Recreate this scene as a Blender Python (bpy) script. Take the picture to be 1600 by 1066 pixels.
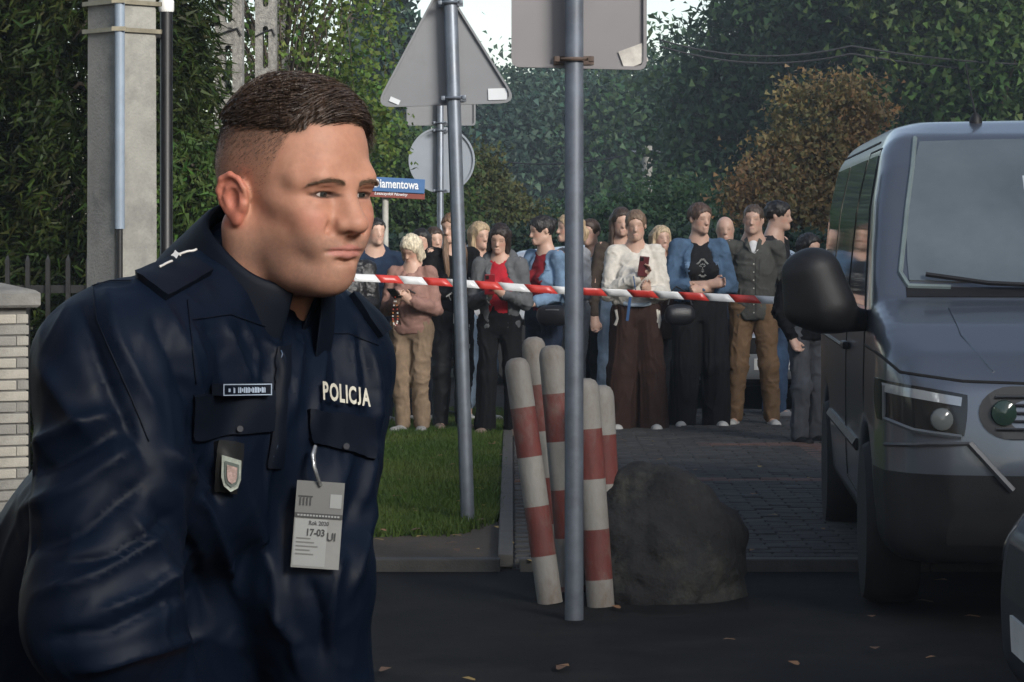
import bpy, bmesh, math, random
import numpy as np
from mathutils import Vector, Matrix
from mathutils.bvhtree import BVHTree
R = math.radians
for o in list(bpy.data.objects): bpy.data.objects.remove(o)
S = bpy.context.scene
COL = S.collection
# ------------------------------------------------------------------ camera, sky, sun, exposure
FPX = 4444.4           # focal length in pixels of the 1600 px wide photograph (100 mm lens)
cam = bpy.data.cameras.new('camera'); camo = bpy.data.objects.new('camera', cam); COL.objects.link(camo)
camo.location = (0, 0, 1.5); camo.rotation_euler = (R(90), 0, 0)
cam.lens = 100; cam.sensor_width = 36; cam.shift_y = -0.1
cam.clip_start = 0.1; cam.clip_end = 3000
S.camera = camo
SUN_EL, SUN_AZ = R(22), R(145)          # azimuth from +Y towards +X
W = bpy.data.worlds.new('World'); S.world = W; W.use_nodes = True
wn = W.node_tree; bg = wn.nodes['Background']
sky = wn.nodes.new('ShaderNodeTexSky'); sky.sky_type = 'NISHITA'; sky.sun_disc = False
sky.sun_elevation = SUN_EL; sky.sun_rotation = SUN_AZ
sky.air_density = 1.0; sky.dust_density = 1.0; sky.ozone_density = 1.0
hs = wn.nodes.new('ShaderNodeHueSaturation'); hs.inputs['Saturation'].default_value = .75      # thin even overcast: a greyer sky
wn.links.new(sky.outputs[0], hs.inputs['Color']); wn.links.new(hs.outputs[0], bg.inputs[0]); bg.inputs[1].default_value = 0.065
sl = bpy.data.lights.new('sun', 'SUN'); sl.energy = 2.0; sl.angle = R(22); sl.color = (1, .96, .9)
so = bpy.data.objects.new('sun', sl); COL.objects.link(so)
sdir = Vector((math.sin(SUN_AZ)*math.cos(SUN_EL), math.cos(SUN_AZ)*math.cos(SUN_EL), math.sin(SUN_EL)))
so.rotation_euler = sdir.to_track_quat('Z', 'Y').to_euler(); so.location = (20, 5, 20)
S.view_settings.view_transform = 'Standard'; S.view_settings.look = 'None'
S.view_settings.exposure = 1.6; S.view_settings.gamma = 1
S.render.engine = 'CYCLES'
S.cycles.use_denoising = True
S.cycles.max_bounces = 6; S.cycles.diffuse_bounces = 3; S.cycles.glossy_bounces = 3
S.cycles.transmission_bounces = 4; S.cycles.transparent_max_bounces = 8
S.cycles.caustics_reflective = False; S.cycles.caustics_refractive = False

def at(px, py, d):
    "point seen at photograph pixel px,py standing d metres down the street"
    return Vector(((px-800)/FPX*d, d, 1.5-(py-373)/FPX*d))
def xat(px, d): return (px-800)/FPX*d
def zat(py, d): return 1.5-(py-373)/FPX*d
def dground(py): return 1.5*FPX/(py-373)
def topx(V):
    V = np.asarray(V); y = V[:, 1]
    return np.stack([800+V[:, 0]/y*FPX, 373+(1.5-V[:, 2])/y*FPX], 1)
# ------------------------------------------------------------------ tagging
def tag(o, label=None, cat=None, group=None, kind=None):
    if label: o['label'] = label
    if cat: o['category'] = cat
    if group: o['group'] = group
    if kind: o['kind'] = kind
    return o
def link(o, parent=None):
    COL.objects.link(o)
    if parent is not None:
        o.parent = parent
        o.matrix_parent_inverse = parent.matrix_basis.inverted()
    return o
def empty(name, loc=(0, 0, 0), rz=0):
    o = bpy.data.objects.new(name, None); o.location = loc; o.rotation_euler = (0, 0, rz)
    o.empty_display_size = .2
    COL.objects.link(o); return o
def put(o, parent):               # child given in the parent's own coordinates
    COL.objects.link(o)
    if parent is not None: o.parent = parent
    return o
def meshobj(name, V, Fc, mats, parent=None, smooth=True, midx=None, local=True):
    me = bpy.data.meshes.new(name)
    V = V.tolist() if hasattr(V, 'tolist') else [tuple(v) for v in V]
    Fc = Fc.tolist() if hasattr(Fc, 'tolist') else Fc
    me.from_pydata(V, [], Fc)
    if not isinstance(mats, (list, tuple)): mats = [mats]
    for m in mats: me.materials.append(m)
    if midx is not None: me.polygons.foreach_set('material_index', np.asarray(midx, dtype=np.int32))
    if smooth: me.polygons.foreach_set('use_smooth', np.ones(len(me.polygons), dtype=bool))
    me.update()
    o = bpy.data.objects.new(name, me)
    if local: put(o, parent)
    else: link(o, parent)
    return o
def setcol(o, C, name='Col'):
    a = o.data.color_attributes.new(name, 'FLOAT_COLOR', 'POINT')
    C = np.concatenate([C, np.ones((len(C), 1))], 1).astype(np.float32)
    a.data.foreach_set('color', C.ravel())
# ------------------------------------------------------------------ simple mesh builder
class MB:
    def __init__(s): s.v = []; s.f = []; s.m = []; s.cm = 0
    def add(s, V, Fc):
        b = len(s.v); s.v += [tuple(x) for x in V]; s.f += [tuple(i+b for i in f) for f in Fc]; s.m += [s.cm]*len(Fc); return s
    def box(s, c, d, M=None, bev=0, seg=2):
        c = Vector(c); h = Vector(d)/2
        if bev <= 0:
            V = [Vector((x*h.x, y*h.y, z*h.z)) for x in (-1, 1) for y in (-1, 1) for z in (-1, 1)]
            Fc = [(0, 1, 3, 2), (4, 6, 7, 5), (0, 4, 5, 1), (2, 3, 7, 6), (0, 2, 6, 4), (1, 5, 7, 3)]
        else:
            bm = bmesh.new(); bmesh.ops.create_cube(bm, size=1)
            for v in bm.verts: v.co = Vector((v.co.x*d[0], v.co.y*d[1], v.co.z*d[2]))
            bmesh.ops.bevel(bm, geom=bm.edges[:], offset=bev, segments=seg, affect='EDGES', profile=.6)
            bm.verts.index_update(); V = [v.co.copy() for v in bm.verts]; Fc = [tuple(v.index for v in f.verts) for f in bm.faces]; bm.free()
        if M is not None: V = [M @ v for v in V]
        return s.add([c+v for v in V], Fc)
    def tube(s, pts, rad, n=10, cap=True, flat=None):
        pts = [Vector(p) for p in pts]; rad = rad if hasattr(rad, '__len__') else [rad]*len(pts)
        V = []; Fc = []; up = None
        for i, p in enumerate(pts):
            t = (pts[min(i+1, len(pts)-1)]-pts[max(i-1, 0)]).normalized()
            if up is None: up = Vector((0, 0, 1)) if abs(t.z) < .9 else Vector((1, 0, 0))
            a = t.cross(up).normalized(); up = a.cross(t).normalized()
            for k in range(n):
                w = 2*math.pi*k/n
                V.append(p+a*math.cos(w)*rad[i]+up*math.sin(w)*rad[i]*(flat or 1))
        for i in range(len(pts)-1):
            for k in range(n):
                Fc.append((i*n+k, i*n+(k+1) % n, (i+1)*n+(k+1) % n, (i+1)*n+k))
        if cap: Fc += [tuple(range(n))[::-1], tuple((len(pts)-1)*n+k for k in range(n))]
        return s.add(V, Fc)
    def lathe(s, prof, n=20, c=(0, 0, 0), M=None):
        V = []; Fc = []
        for r, z in prof:
            for k in range(n):
                w = 2*math.pi*k/n; V.append(Vector((r*math.cos(w), r*math.sin(w), z)))
        for i in range(len(prof)-1):
            for k in range(n): Fc.append((i*n+k, i*n+(k+1) % n, (i+1)*n+(k+1) % n, (i+1)*n+k))
        Fc += [tuple(range(n))[::-1], tuple((len(prof)-1)*n+k for k in range(n))]
        if M is not None: V = [M @ v for v in V]
        return s.add([Vector(c)+v for v in V], Fc)
    def prism(s, poly, depth, M=None, c=(0, 0, 0)):
        "2-D polygon in local xz, extruded along local y by depth"
        n = len(poly); V = [Vector((x, -depth/2, z)) for x, z in poly]+[Vector((x, depth/2, z)) for x, z in poly]
        Fc = [tuple(range(n)), tuple(range(2*n-1, n-1, -1))]+[(i, i+n, (i+1) % n+n, (i+1) % n) for i in range(n)]
        if M is not None: V = [M @ v for v in V]
        return s.add([Vector(c)+v for v in V], Fc)
    def build(s, name, mats, parent=None, smooth=False):
        o = meshobj(name, s.v, s.f, mats, parent, smooth=smooth, midx=s.m)
        if smooth:
            try: o.data.set_sharp_from_angle(angle=R(40))
            except Exception: pass
        return o
# ------------------------------------------------------------------ signed-distance modelling
def A3(p): return np.asarray(p, dtype=np.float32)
class Fld:
    "scalar field on a grid; shapes are blended in and the surface is drawn out with surface nets"
    def __init__(s, lo, hi, h):
        s.lo = np.array(lo, float); s.h = h
        s.n = np.ceil((np.array(hi, float)-s.lo)/h).astype(int)+1
        s.ax = [(s.lo[i]+h*np.arange(s.n[i])).astype(np.float32) for i in range(3)]
        s.v = np.full(tuple(s.n), .5, np.float32)
    def sub(s, lo, hi, m):
        sl = []
        for i in range(3):
            a = int(np.clip(math.floor((lo[i]-m-s.lo[i])/s.h), 0, s.n[i])); b = int(np.clip(math.ceil((hi[i]+m-s.lo[i])/s.h)+1, 0, s.n[i]))
            sl.append(slice(a, b))
        sl = tuple(sl)
        return sl, s.ax[0][sl[0]][:, None, None], s.ax[1][sl[1]][None, :, None], s.ax[2][sl[2]][None, None, :]
    def mix(s, sl, d, k, op):
        a = s.v[sl]
        if a.size == 0: return
        if op == 'u':
            if k > 0:
                hh = np.clip(.5+.5*(a-d)/k, 0, 1); s.v[sl] = a+(d-a)*hh-k*hh*(1-hh)
            else: s.v[sl] = np.minimum(a, d)
        else:                                  # carve
            d = -d
            if k > 0:
                hh = np.clip(.5-.5*(a-d)/k, 0, 1); s.v[sl] = a+(d-a)*hh+k*hh*(1-hh)
            else: s.v[sl] = np.maximum(a, d)
    def cone(s, a, b, ra, rb, k=.02, op='u', side=None, w=1.0):
        a = A3(a); b = A3(b); rr = max(ra, rb)*max(w, 1); m = rr+2*k+3*s.h
        sl, X, Y, Z = s.sub(np.minimum(a, b), np.maximum(a, b), m)
        x, y, z = X-a[0], Y-a[1], Z-a[2]; ba = b-a
        sc = 1.0
        if side is not None:
            side = A3(side); side = side/np.linalg.norm(side)
            q = (x*side[0]+y*side[1]+z*side[2])*(1-1/w)
            x, y, z = x-side[0]*q, y-side[1]*q, z-side[2]*q
            q2 = float(ba@side)*(1-1/w); ba = ba-side*q2
        L = float(ba@ba)+1e-12
        t = np.clip((x*ba[0]+y*ba[1]+z*ba[2])/L, 0, 1)
        d = np.sqrt((x-t*ba[0])**2+(y-t*ba[1])**2+(z-t*ba[2])**2)-(ra+t*(rb-ra))
        s.mix(sl, d.astype(np.float32), k, op); return s
    def ell(s, c, r, k=.02, op='u', M=None):
        c = A3(c); r = A3(r) if hasattr(r, '__len__') else A3((r, r, r)); m = float(r.max()) if M is not None else 0
        lo = c-(r if M is None else m); hi = c+(r if M is None else m)
        sl, X, Y, Z = s.sub(lo, hi, 2*k+3*s.h)
        x, y, z = X-c[0], Y-c[1], Z-c[2]
        if M is not None:
            M = np.asarray(M, dtype=np.float32)       # columns are the axes
            x, y, z = (x*M[0, i]+y*M[1, i]+z*M[2, i] for i in range(3))
        k0 = np.sqrt((x/r[0])**2+(y/r[1])**2+(z/r[2])**2); k1 = np.sqrt((x/r[0]**2)**2+(y/r[1]**2)**2+(z/r[2]**2)**2)+1e-6
        s.mix(sl, (k0*(k0-1)/k1).astype(np.float32), k, op); return s
    def chain(s, pts, rad, k=.01, op='u'):
        for i in range(len(pts)-1): s.cone(pts[i], pts[i+1], rad[i], rad[i+1], k, op)
        return s
    def half(s, p, n, k=0, keep_below=True):
        "cut away the side of the plane the normal points to"
        p = A3(p); n = A3(n); n = n/np.linalg.norm(n)
        d = (s.ax[0][:, None, None]-p[0])*n[0]+(s.ax[1][None, :, None]-p[1])*n[1]+(s.ax[2][None, None, :]-p[2])*n[2]
        if k > 0:
            hh = np.clip(.5-.5*(s.v-d)/k, 0, 1); s.v = s.v+(d-s.v)*hh+k*hh*(1-hh)
        else: s.v = np.maximum(s.v, d)
        return s
    def mesh(s): return surfnet(s.v, s.lo, s.h)
def surfnet(v, lo, h):
    ins = v < 0
    c = ins[:-1, :-1, :-1].astype(np.uint8)
    cnt = np.zeros(c.shape, np.uint8)
    for i in (0, 1):
        for j in (0, 1):
            for k in (0, 1):
                cnt += ins[i:ins.shape[0]-1+i, j:ins.shape[1]-1+j, k:ins.shape[2]-1+k]
    act = (cnt > 0) & (cnt < 8)
    I, J, K = np.nonzero(act); n = len(I)
    idx = np.full(act.shape, -1, np.int32); idx[I, J, K] = np.arange(n)
    cv = np.stack([v[I+((c >> 2) & 1), J+((c >> 1) & 1), K+(c & 1)] for c in range(8)], 1)
    off = np.array([[(c >> 2) & 1, (c >> 1) & 1, c & 1] for c in range(8)], float)
    acc = np.zeros((n, 3)); num = np.zeros(n)
    for a in range(8):
        for bit in (1, 2, 4):
            if a & bit: continue
            b = a | bit
            m = (cv[:, a] < 0) != (cv[:, b] < 0)
            t = cv[m, a]/(cv[m, a]-cv[m, b])
            acc[m] += off[a]+(off[b]-off[a])*t[:, None]; num[m] += 1
    V = (np.stack([I, J, K], 1)+acc/num[:, None])*h+np.asarray(lo)
    Q = []
    for ax in range(3):
        sa = [slice(None)]*3; sb = [slice(None)]*3; sa[ax] = slice(0, -1); sb[ax] = slice(1, None)
        A = ins[tuple(sa)]; B = ins[tuple(sb)]
        E = np.argwhere(A != B)
        o1, o2 = (ax+1) % 3, (ax+2) % 3
        E = E[(E[:, o1] > 0) & (E[:, o2] > 0) & (E[:, o1] < act.shape[o1]) & (E[:, o2] < act.shape[o2])]
        fl = A[E[:, 0], E[:, 1], E[:, 2]]
        d1 = np.zeros(3, int); d1[o1] = 1; d2 = np.zeros(3, int); d2[o2] = 1
        cs = [E-d1-d2, E-d2, E, E-d1]
        q = np.stack([idx[x[:, 0], x[:, 1], x[:, 2]] for x in cs], 1)
        q[~fl] = q[~fl][:, ::-1]
        Q.append(q)
    Q = np.concatenate(Q); Q = Q[(Q >= 0).all(1)]
    return V, Q
def vnormals(V, Q):
    n = np.cross(V[Q[:, 2]]-V[Q[:, 0]], V[Q[:, 3]]-V[Q[:, 1]])
    N = np.zeros_like(V)
    for i in range(4): np.add.at(N, Q[:, i], n)
    return N/(np.linalg.norm(N, axis=1, keepdims=True)+1e-12)
def relax(V, Q, it=2, lam=.5):
    E = np.concatenate([Q[:, [0, 1]], Q[:, [1, 2]], Q[:, [2, 3]], Q[:, [3, 0]]])
    cnt = np.bincount(E.ravel(), minlength=len(V))[:, None]
    for _ in range(it):
        A = np.zeros_like(V)
        for i in range(3):
            A[:, i] = np.bincount(E[:, 0], V[E[:, 1], i], len(V))+np.bincount(E[:, 1], V[E[:, 0], i], len(V))
        V = V+(A/np.maximum(cnt, 1)-V)*lam
    return V
_rt = np.random.RandomState(7).rand(32, 32, 32).astype(np.float32)*2-1
def vnoise(P, seed=0):
    P = np.asarray(P, float)+seed*17.31; i = np.floor(P).astype(int); f = P-i; f = f*f*f*(f*(f*6-15)+10); i &= 31; j = (i+1) & 31
    g = lambda a, b, c: _rt[a, b, c]
    x0, y0, z0 = i.T; x1, y1, z1 = j.T; fx, fy, fz = f.T
    return ((g(x0, y0, z0)*(1-fx)+g(x1, y0, z0)*fx)*(1-fy)+(g(x0, y1, z0)*(1-fx)+g(x1, y1, z0)*fx)*fy)*(1-fz) + \
           ((g(x0, y0, z1)*(1-fx)+g(x1, y0, z1)*fx)*(1-fy)+(g(x0, y1, z1)*(1-fx)+g(x1, y1, z1)*fx)*fy)*fz
# ------------------------------------------------------------------ procedural materials
_mats = {}
def pm(name, col, rough=.6, metal=0., var=.12, scale=6., bump=0., bscale=None, spec=.5, coat=0., sheen=0., sss=0., ior=None,
       col2=None, attr=None, detail=6, trans=0., alpha=1., stretch=(1, 1, 1), rvar=.1, coords='Object', grime=None, emit=0.):
    if name in _mats: return _mats[name]
    m = bpy.data.materials.new(name); _mats[name] = m; m.use_nodes = True
    nt = m.node_tree; N = nt.nodes; L = nt.links; b = N['Principled BSDF']
    tc = N.new('ShaderNodeTexCoord'); mp = N.new('ShaderNodeMapping'); mp.inputs['Scale'].default_value = stretch
    L.new(tc.outputs[coords], mp.inputs[0])
    nz = N.new('ShaderNodeTexNoise'); nz.inputs['Scale'].default_value = scale; nz.inputs['Detail'].default_value = detail; nz.inputs['Roughness'].default_value = .62
    L.new(mp.outputs[0], nz.inputs[0])
    rp = N.new('ShaderNodeValToRGB'); L.new(nz.outputs[0], rp.inputs[0])
    rp.color_ramp.elements[0].position = .3; rp.color_ramp.elements[1].position = .72
    c2 = col2 if col2 is not None else tuple(min(1, c*(1+var)) for c in col); c1 = tuple(c*(1-var) for c in col) if col2 is None else col
    rp.color_ramp.elements[0].color = (*c1, 1); rp.color_ramp.elements[1].color = (*c2, 1)
    out = rp.outputs[0]
    if attr:
        at_ = N.new('ShaderNodeAttribute'); at_.attribute_name = attr
        mx = N.new('ShaderNodeMix'); mx.data_type = 'RGBA'; mx.blend_type = 'MULTIPLY'; mx.inputs[0].default_value = 1
        L.new(at_.outputs[0], mx.inputs[6]); L.new(out, mx.inputs[7]); out = mx.outputs[2]
    if grime:
        gcol, gscale, g0, g1 = grime
        gn = N.new('ShaderNodeTexNoise'); gn.inputs['Scale'].default_value = gscale; gn.inputs['Detail'].default_value = 8; gn.inputs['Roughness'].default_value = .7
        L.new(mp.outputs[0], gn.inputs[0])
        gr = N.new('ShaderNodeMapRange'); gr.inputs[1].default_value = g0; gr.inputs[2].default_value = g1; L.new(gn.outputs[0], gr.inputs[0])
        mx = N.new('ShaderNodeMix'); mx.data_type = 'RGBA'; L.new(gr.outputs[0], mx.inputs[0]); L.new(out, mx.inputs[6]); mx.inputs[7].default_value = (*gcol, 1); out = mx.outputs[2]
    L.new(out, b.inputs['Base Color'])
    b.inputs['Metallic'].default_value = metal; b.inputs['Specular IOR Level'].default_value = spec
    if ior: b.inputs['IOR'].default_value = ior
    if rvar > 0:
        mr = N.new('ShaderNodeMapRange'); mr.inputs[3].default_value = max(0, rough-rvar); mr.inputs[4].default_value = min(1, rough+rvar)
        L.new(nz.outputs[0], mr.inputs[0]); L.new(mr.outputs[0], b.inputs['Roughness'])
    else: b.inputs['Roughness'].default_value = rough
    b.inputs['Coat Weight'].default_value = coat; b.inputs['Coat Roughness'].default_value = .08
    b.inputs['Sheen Weight'].default_value = sheen; b.inputs['Sheen Roughness'].default_value = .4
    if sss > 0:
        b.inputs['Subsurface Weight'].default_value = sss; b.inputs['Subsurface Radius'].default_value = (1, .35, .2); b.inputs['Subsurface Scale'].default_value = .006
    if trans > 0: b.inputs['Transmission Weight'].default_value = trans
    b.inputs['Alpha'].default_value = alpha
    if emit: b.inputs['Emission Strength'].default_value = emit; b.inputs['Emission Color'].default_value = (*col, 1)
    if bump > 0:
        n2 = N.new('ShaderNodeTexNoise'); n2.inputs['Scale'].default_value = bscale or scale*6; n2.inputs['Detail'].default_value = 5
        L.new(mp.outputs[0], n2.inputs[0])
        bp = N.new('ShaderNodeBump'); bp.inputs['Strength'].default_value = bump; bp.inputs['Distance'].default_value = .01
        L.new(n2.outputs[0], bp.inputs['Height']); L.new(bp.outputs[0], b.inputs['Normal'])
    return m
def leafmat(name, c1, c2, scale=1.5, tr=.35, rough=.5):
    "two-sided leaf: diffuse plus some light let through"
    if name in _mats: return _mats[name]
    m = bpy.data.materials.new(name); _mats[name] = m; m.use_nodes = True
    nt = m.node_tree; N = nt.nodes; L = nt.links; b = N['Principled BSDF']; out = N['Material Output']
    at_ = N.new('ShaderNodeAttribute'); at_.attribute_name = 'Col'
    nz = N.new('ShaderNodeTexNoise'); nz.inputs['Scale'].default_value = scale; nz.inputs['Detail'].default_value = 3
    tc = N.new('ShaderNodeTexCoord'); L.new(tc.outputs['Object'], nz.inputs[0])
    rp = N.new('ShaderNodeValToRGB'); L.new(nz.outputs[0], rp.inputs[0]); rp.color_ramp.elements[0].position = .35; rp.color_ramp.elements[1].position = .65
    rp.color_ramp.elements[0].color = (*c1, 1); rp.color_ramp.elements[1].color = (*c2, 1)
    mx = N.new('ShaderNodeMix'); mx.data_type = 'RGBA'; mx.blend_type = 'MULTIPLY'; mx.inputs[0].default_value = 1
    L.new(rp.outputs[0], mx.inputs[6]); L.new(at_.outputs[0], mx.inputs[7])
    L.new(mx.outputs[2], b.inputs['Base Color']); b.inputs['Roughness'].default_value = rough; b.inputs['Specular IOR Level'].default_value = .14
    t = N.new('ShaderNodeBsdfTranslucent'); L.new(mx.outputs[2], t.inputs[0])
    ms = N.new('ShaderNodeMixShader'); ms.inputs[0].default_value = tr
    L.new(b.outputs[0], ms.inputs[1]); L.new(t.outputs[0], ms.inputs[2]); L.new(ms.outputs[0], out.inputs[0])
    return m
# ------------------------------------------------------------------ text as mesh
def textverts(txt, size=1., bold=0., shear=0., align='CENTER'):
    cu = bpy.data.curves.new('t', 'FONT'); cu.body = txt; cu.size = size; cu.align_x = align; cu.align_y = 'CENTER'
    cu.offset = bold; cu.shear = shear; cu.resolution_u = 3
    o = bpy.data.objects.new('t', cu); COL.objects.link(o)
    dg = bpy.context.evaluated_depsgraph_get(); me = bpy.data.meshes.new_from_object(o.evaluated_get(dg))
    V = np.array([v.co[:] for v in me.vertices]); Fc = [tuple(p.vertices) for p in me.polygons]
    bpy.data.objects.remove(o); bpy.data.curves.remove(cu); bpy.data.meshes.remove(me)
    return V, Fc
# ================================================================== ground
RNG = np.random.RandomState(11)
def sheet(name, x0, x1, y0, y1, z, mat, nx=2, ny=2):
    xs = np.linspace(x0, x1, nx); ys = np.linspace(y0, y1, ny)
    V = [(x, y, z) for y in ys for x in xs]; Fc = [(j*nx+i, j*nx+i+1, (j+1)*nx+i+1, (j+1)*nx+i) for j in range(ny-1) for i in range(nx-1)]
    return tag(meshobj(name, V, Fc, mat, smooth=False), kind='structure')
earth = pm('earth', (.05, .045, .032), .95, var=.5, scale=.35, bump=.5, bscale=12, col2=(.04, .06, .022))
sheet('ground', -600, 600, -100, 1500, -.05, earth)
asph = pm('asphalt', (.016, .016, .0165), .88, var=.3, scale=3, bump=.7, bscale=260, spec=.08, grime=((.028, .026, .024), 1.6, .5, .72))
sheet('road', -40, 40, -60, 12.9, 0, asph)
sheet('road', -60, 60, 24.4, 31, -.012, asph)
dirt = pm('dirt', (.045, .034, .024), .95, var=.5, scale=9, bump=.9, bscale=60, col2=(.07, .05, .033))
sheet('verge', -40, .0, 12.9, 24.4, .012, dirt)
sheet('paving_bed', 0, 5.6, 12.9, 24.4, .0, pm('sand_joint', (.045, .042, .038), .95, var=.3, scale=30))
# concrete kerbs
kerbm = pm('kerb_concrete', (.07, .066, .06), .9, var=.25, scale=10, bump=.4, bscale=120)
for (a, b, n, nm) in (((-.03, 12.95), (-.03, 24.35), 11, 'x'), ((.03, 12.85), (5.6, 12.85), 6, 'y'), ((-12, 12.85), (-.05, 12.85), 12, 'y')):
    k = bpy.data.objects.new('kerb', None); COL.objects.link(k); tag(k, kind='structure')
    for i in range(n):
        t0, t1 = i/n, (i+1)/n; p = Vector((a[0]+(b[0]-a[0])*(t0+t1)/2, a[1]+(b[1]-a[1])*(t0+t1)/2, .012))
        L = (Vector(b)-Vector(a)).length/n-.008
        mb = MB(); mb.box(p, (.07, L, .10) if nm == 'x' else (L, .09, .09), bev=.008); mb.build('kerb_stone', kerbm, k)
# paving stones: the 300 that show largest are single pieces, the others one mesh
pv = [pm('paver_grey', (.066, .064, .062), .9, var=.3, scale=14, bump=.4, bscale=160, spec=.15), pm('paver_pale', (.08, .078, .075), .9, var=.22, scale=14, bump=.4, bscale=160, spec=.15), pm('paver_red', (.125, .07, .055), .9, var=.25, scale=14, bump=.4, bscale=160)]
pav = bpy.data.objects.new('pavement', None); COL.objects.link(pav); tag(pav, kind='structure')
bm0 = MB(); bm0.box((0, 0, 0), (.194, .094, .06), bev=.006, seg=1); pmesh = []
for m in pv:
    o = bm0.build('paver', m); pmesh.append(o.data); bpy.data.objects.remove(o)
cells = []
for r_ in range(114):
    y = 12.99+r_*.1
    for c in range(28):
        x = .11+c*.2+(.1 if r_ % 2 else 0)
        if x > 5.5: continue
        red = (17.1 < y < 17.32) or (20.0 < y < 20.35 and x > 1.35) or (x > 2.05 and x < 2.4 and y > 17.3 and y < 20)
        cells.append((x, y, 2 if red else (1 if RNG.rand() < .3 else 0), RNG.normal()*.0018))
vis = [c for c in cells if .45 < c[0] < 2.2 and c[1] > 15.4]; vis.sort(key=lambda c: c[1]); near = set(id(c) for c in vis[:300])
rest = MB()
fb = MB(); fb.add([(sx*q, sy*q*.48, zz) for q, zz in ((.097, -.03), (.097, .024), (.091, .03)) for sx, sy in ((-1, -1), (1, -1), (1, 1), (-1, 1))], [(i*4+k, i*4+(k+1) % 4, i*4+4+(k+1) % 4, i*4+4+k) for i in range(2) for k in range(4)]+[(8, 9, 10, 11)]); bv = [Vector(v) for v in fb.v]; bf = fb.f
for c in cells:
    x, y, k, dz = c
    if id(c) in near:
        o = bpy.data.objects.new('paver', pmesh[k]); o.location = (x, y, .012+dz); o.rotation_euler = (RNG.normal()*.004, RNG.normal()*.004, RNG.normal()*.008); put(o, pav)
    else:
        rest.cm = k; rest.add([v+Vector((x, y, .012+dz)) for v in bv], bf)
tag(rest.build('paver_field', pv, pav), kind='stuff')
# grass
def grass(name, label, x0, x1, y0, y1, n, h0, cols, seed, edge=True):
    r = np.random.RandomState(seed); x = r.uniform(x0, x1, n*2); y = r.uniform(y0, y1, n*2)
    dens = vnoise(np.stack([x*1.6, y*1.1, 0*x], 1), 3)*.5+.55+.35*(y > 15.0)-.9*np.clip((14.6-y)/1.0, 0, 1)+r.rand(n*2)*.25
    k = dens > .42
    x, y = x[k][:n], y[k][:n]; n = len(x)
    h = h0*(.6+.8*r.rand(n)); a = r.rand(n)*6.28; w = .0045+.004*r.rand(n); ln = r.normal(size=(n, 2))*h[:, None]*.45
    dx, dy = np.cos(a)*w, np.sin(a)*w; z = np.full(n, .012)
    V = np.stack([np.stack([x-dx, y-dy, z], 1), np.stack([x+dx, y+dy, z], 1), np.stack([x+ln[:, 0], y+ln[:, 1], z+h], 1)], 1).reshape(-1, 3)
    o = meshobj(name, V, np.arange(3*n).reshape(-1, 3), leafmat('grass_blade', (.052, .1, .018), (.085, .125, .03), .9, .3), smooth=False)
    setcol(o, np.repeat(np.clip(.75+.35*r.rand(n, 1)+np.array([[.12, .03, 0]])*r.rand(n, 1), 0, 2), 3, 0))
    return tag(o, label, 'grass', kind='stuff')
grass('grass', 'short green lawn beside the pavement', -1.45, -.07, 13.4, 24.3, 90000, .05, None, 5)
grass('grass', 'lawn along the fence behind the officer', -6, -1.4, 13.4, 24.3, 26000, .06, None, 6)
# fallen leaves
lv = MB(); r = random.Random(4)
for i in range(190):
    x, y = (r.uniform(-1.2, -.08), r.uniform(13.2, 21.5)) if i < 90 else (r.uniform(-1.5, 3.5), r.uniform(9.5, 20.5)); a = r.uniform(0, 6.28); s = r.uniform(.02, .04); t = r.uniform(-.3, .3)
    lv.cm = r.randrange(3)
    P = [(1, 0, .1), (.3, .55, .25), (-.8, .3, .05), (-1, 0, 0), (-.8, -.3, .1), (.3, -.55, .22)]
    lv.add([Vector((x+(p[0]*math.cos(a)-p[1]*math.sin(a))*s, y+(p[0]*math.sin(a)+p[1]*math.cos(a))*s, (.012 if y < 12.8 else .05 if x > -.06 else .045)+(p[2]+abs(t)*.5)*s)) for p in P], [(0, 1, 2, 3, 4, 5)])
tag(lv.build('fallen_leaves', [pm('dry_leaf', (.2, .1, .045), .8), pm('yellow_leaf', (.3, .2, .06), .8), pm('brown_leaf', (.11, .06, .035), .8)]), 'dry fallen leaves scattered on the lawn, the pavement and the road', 'leaves', kind='stuff')
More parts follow.
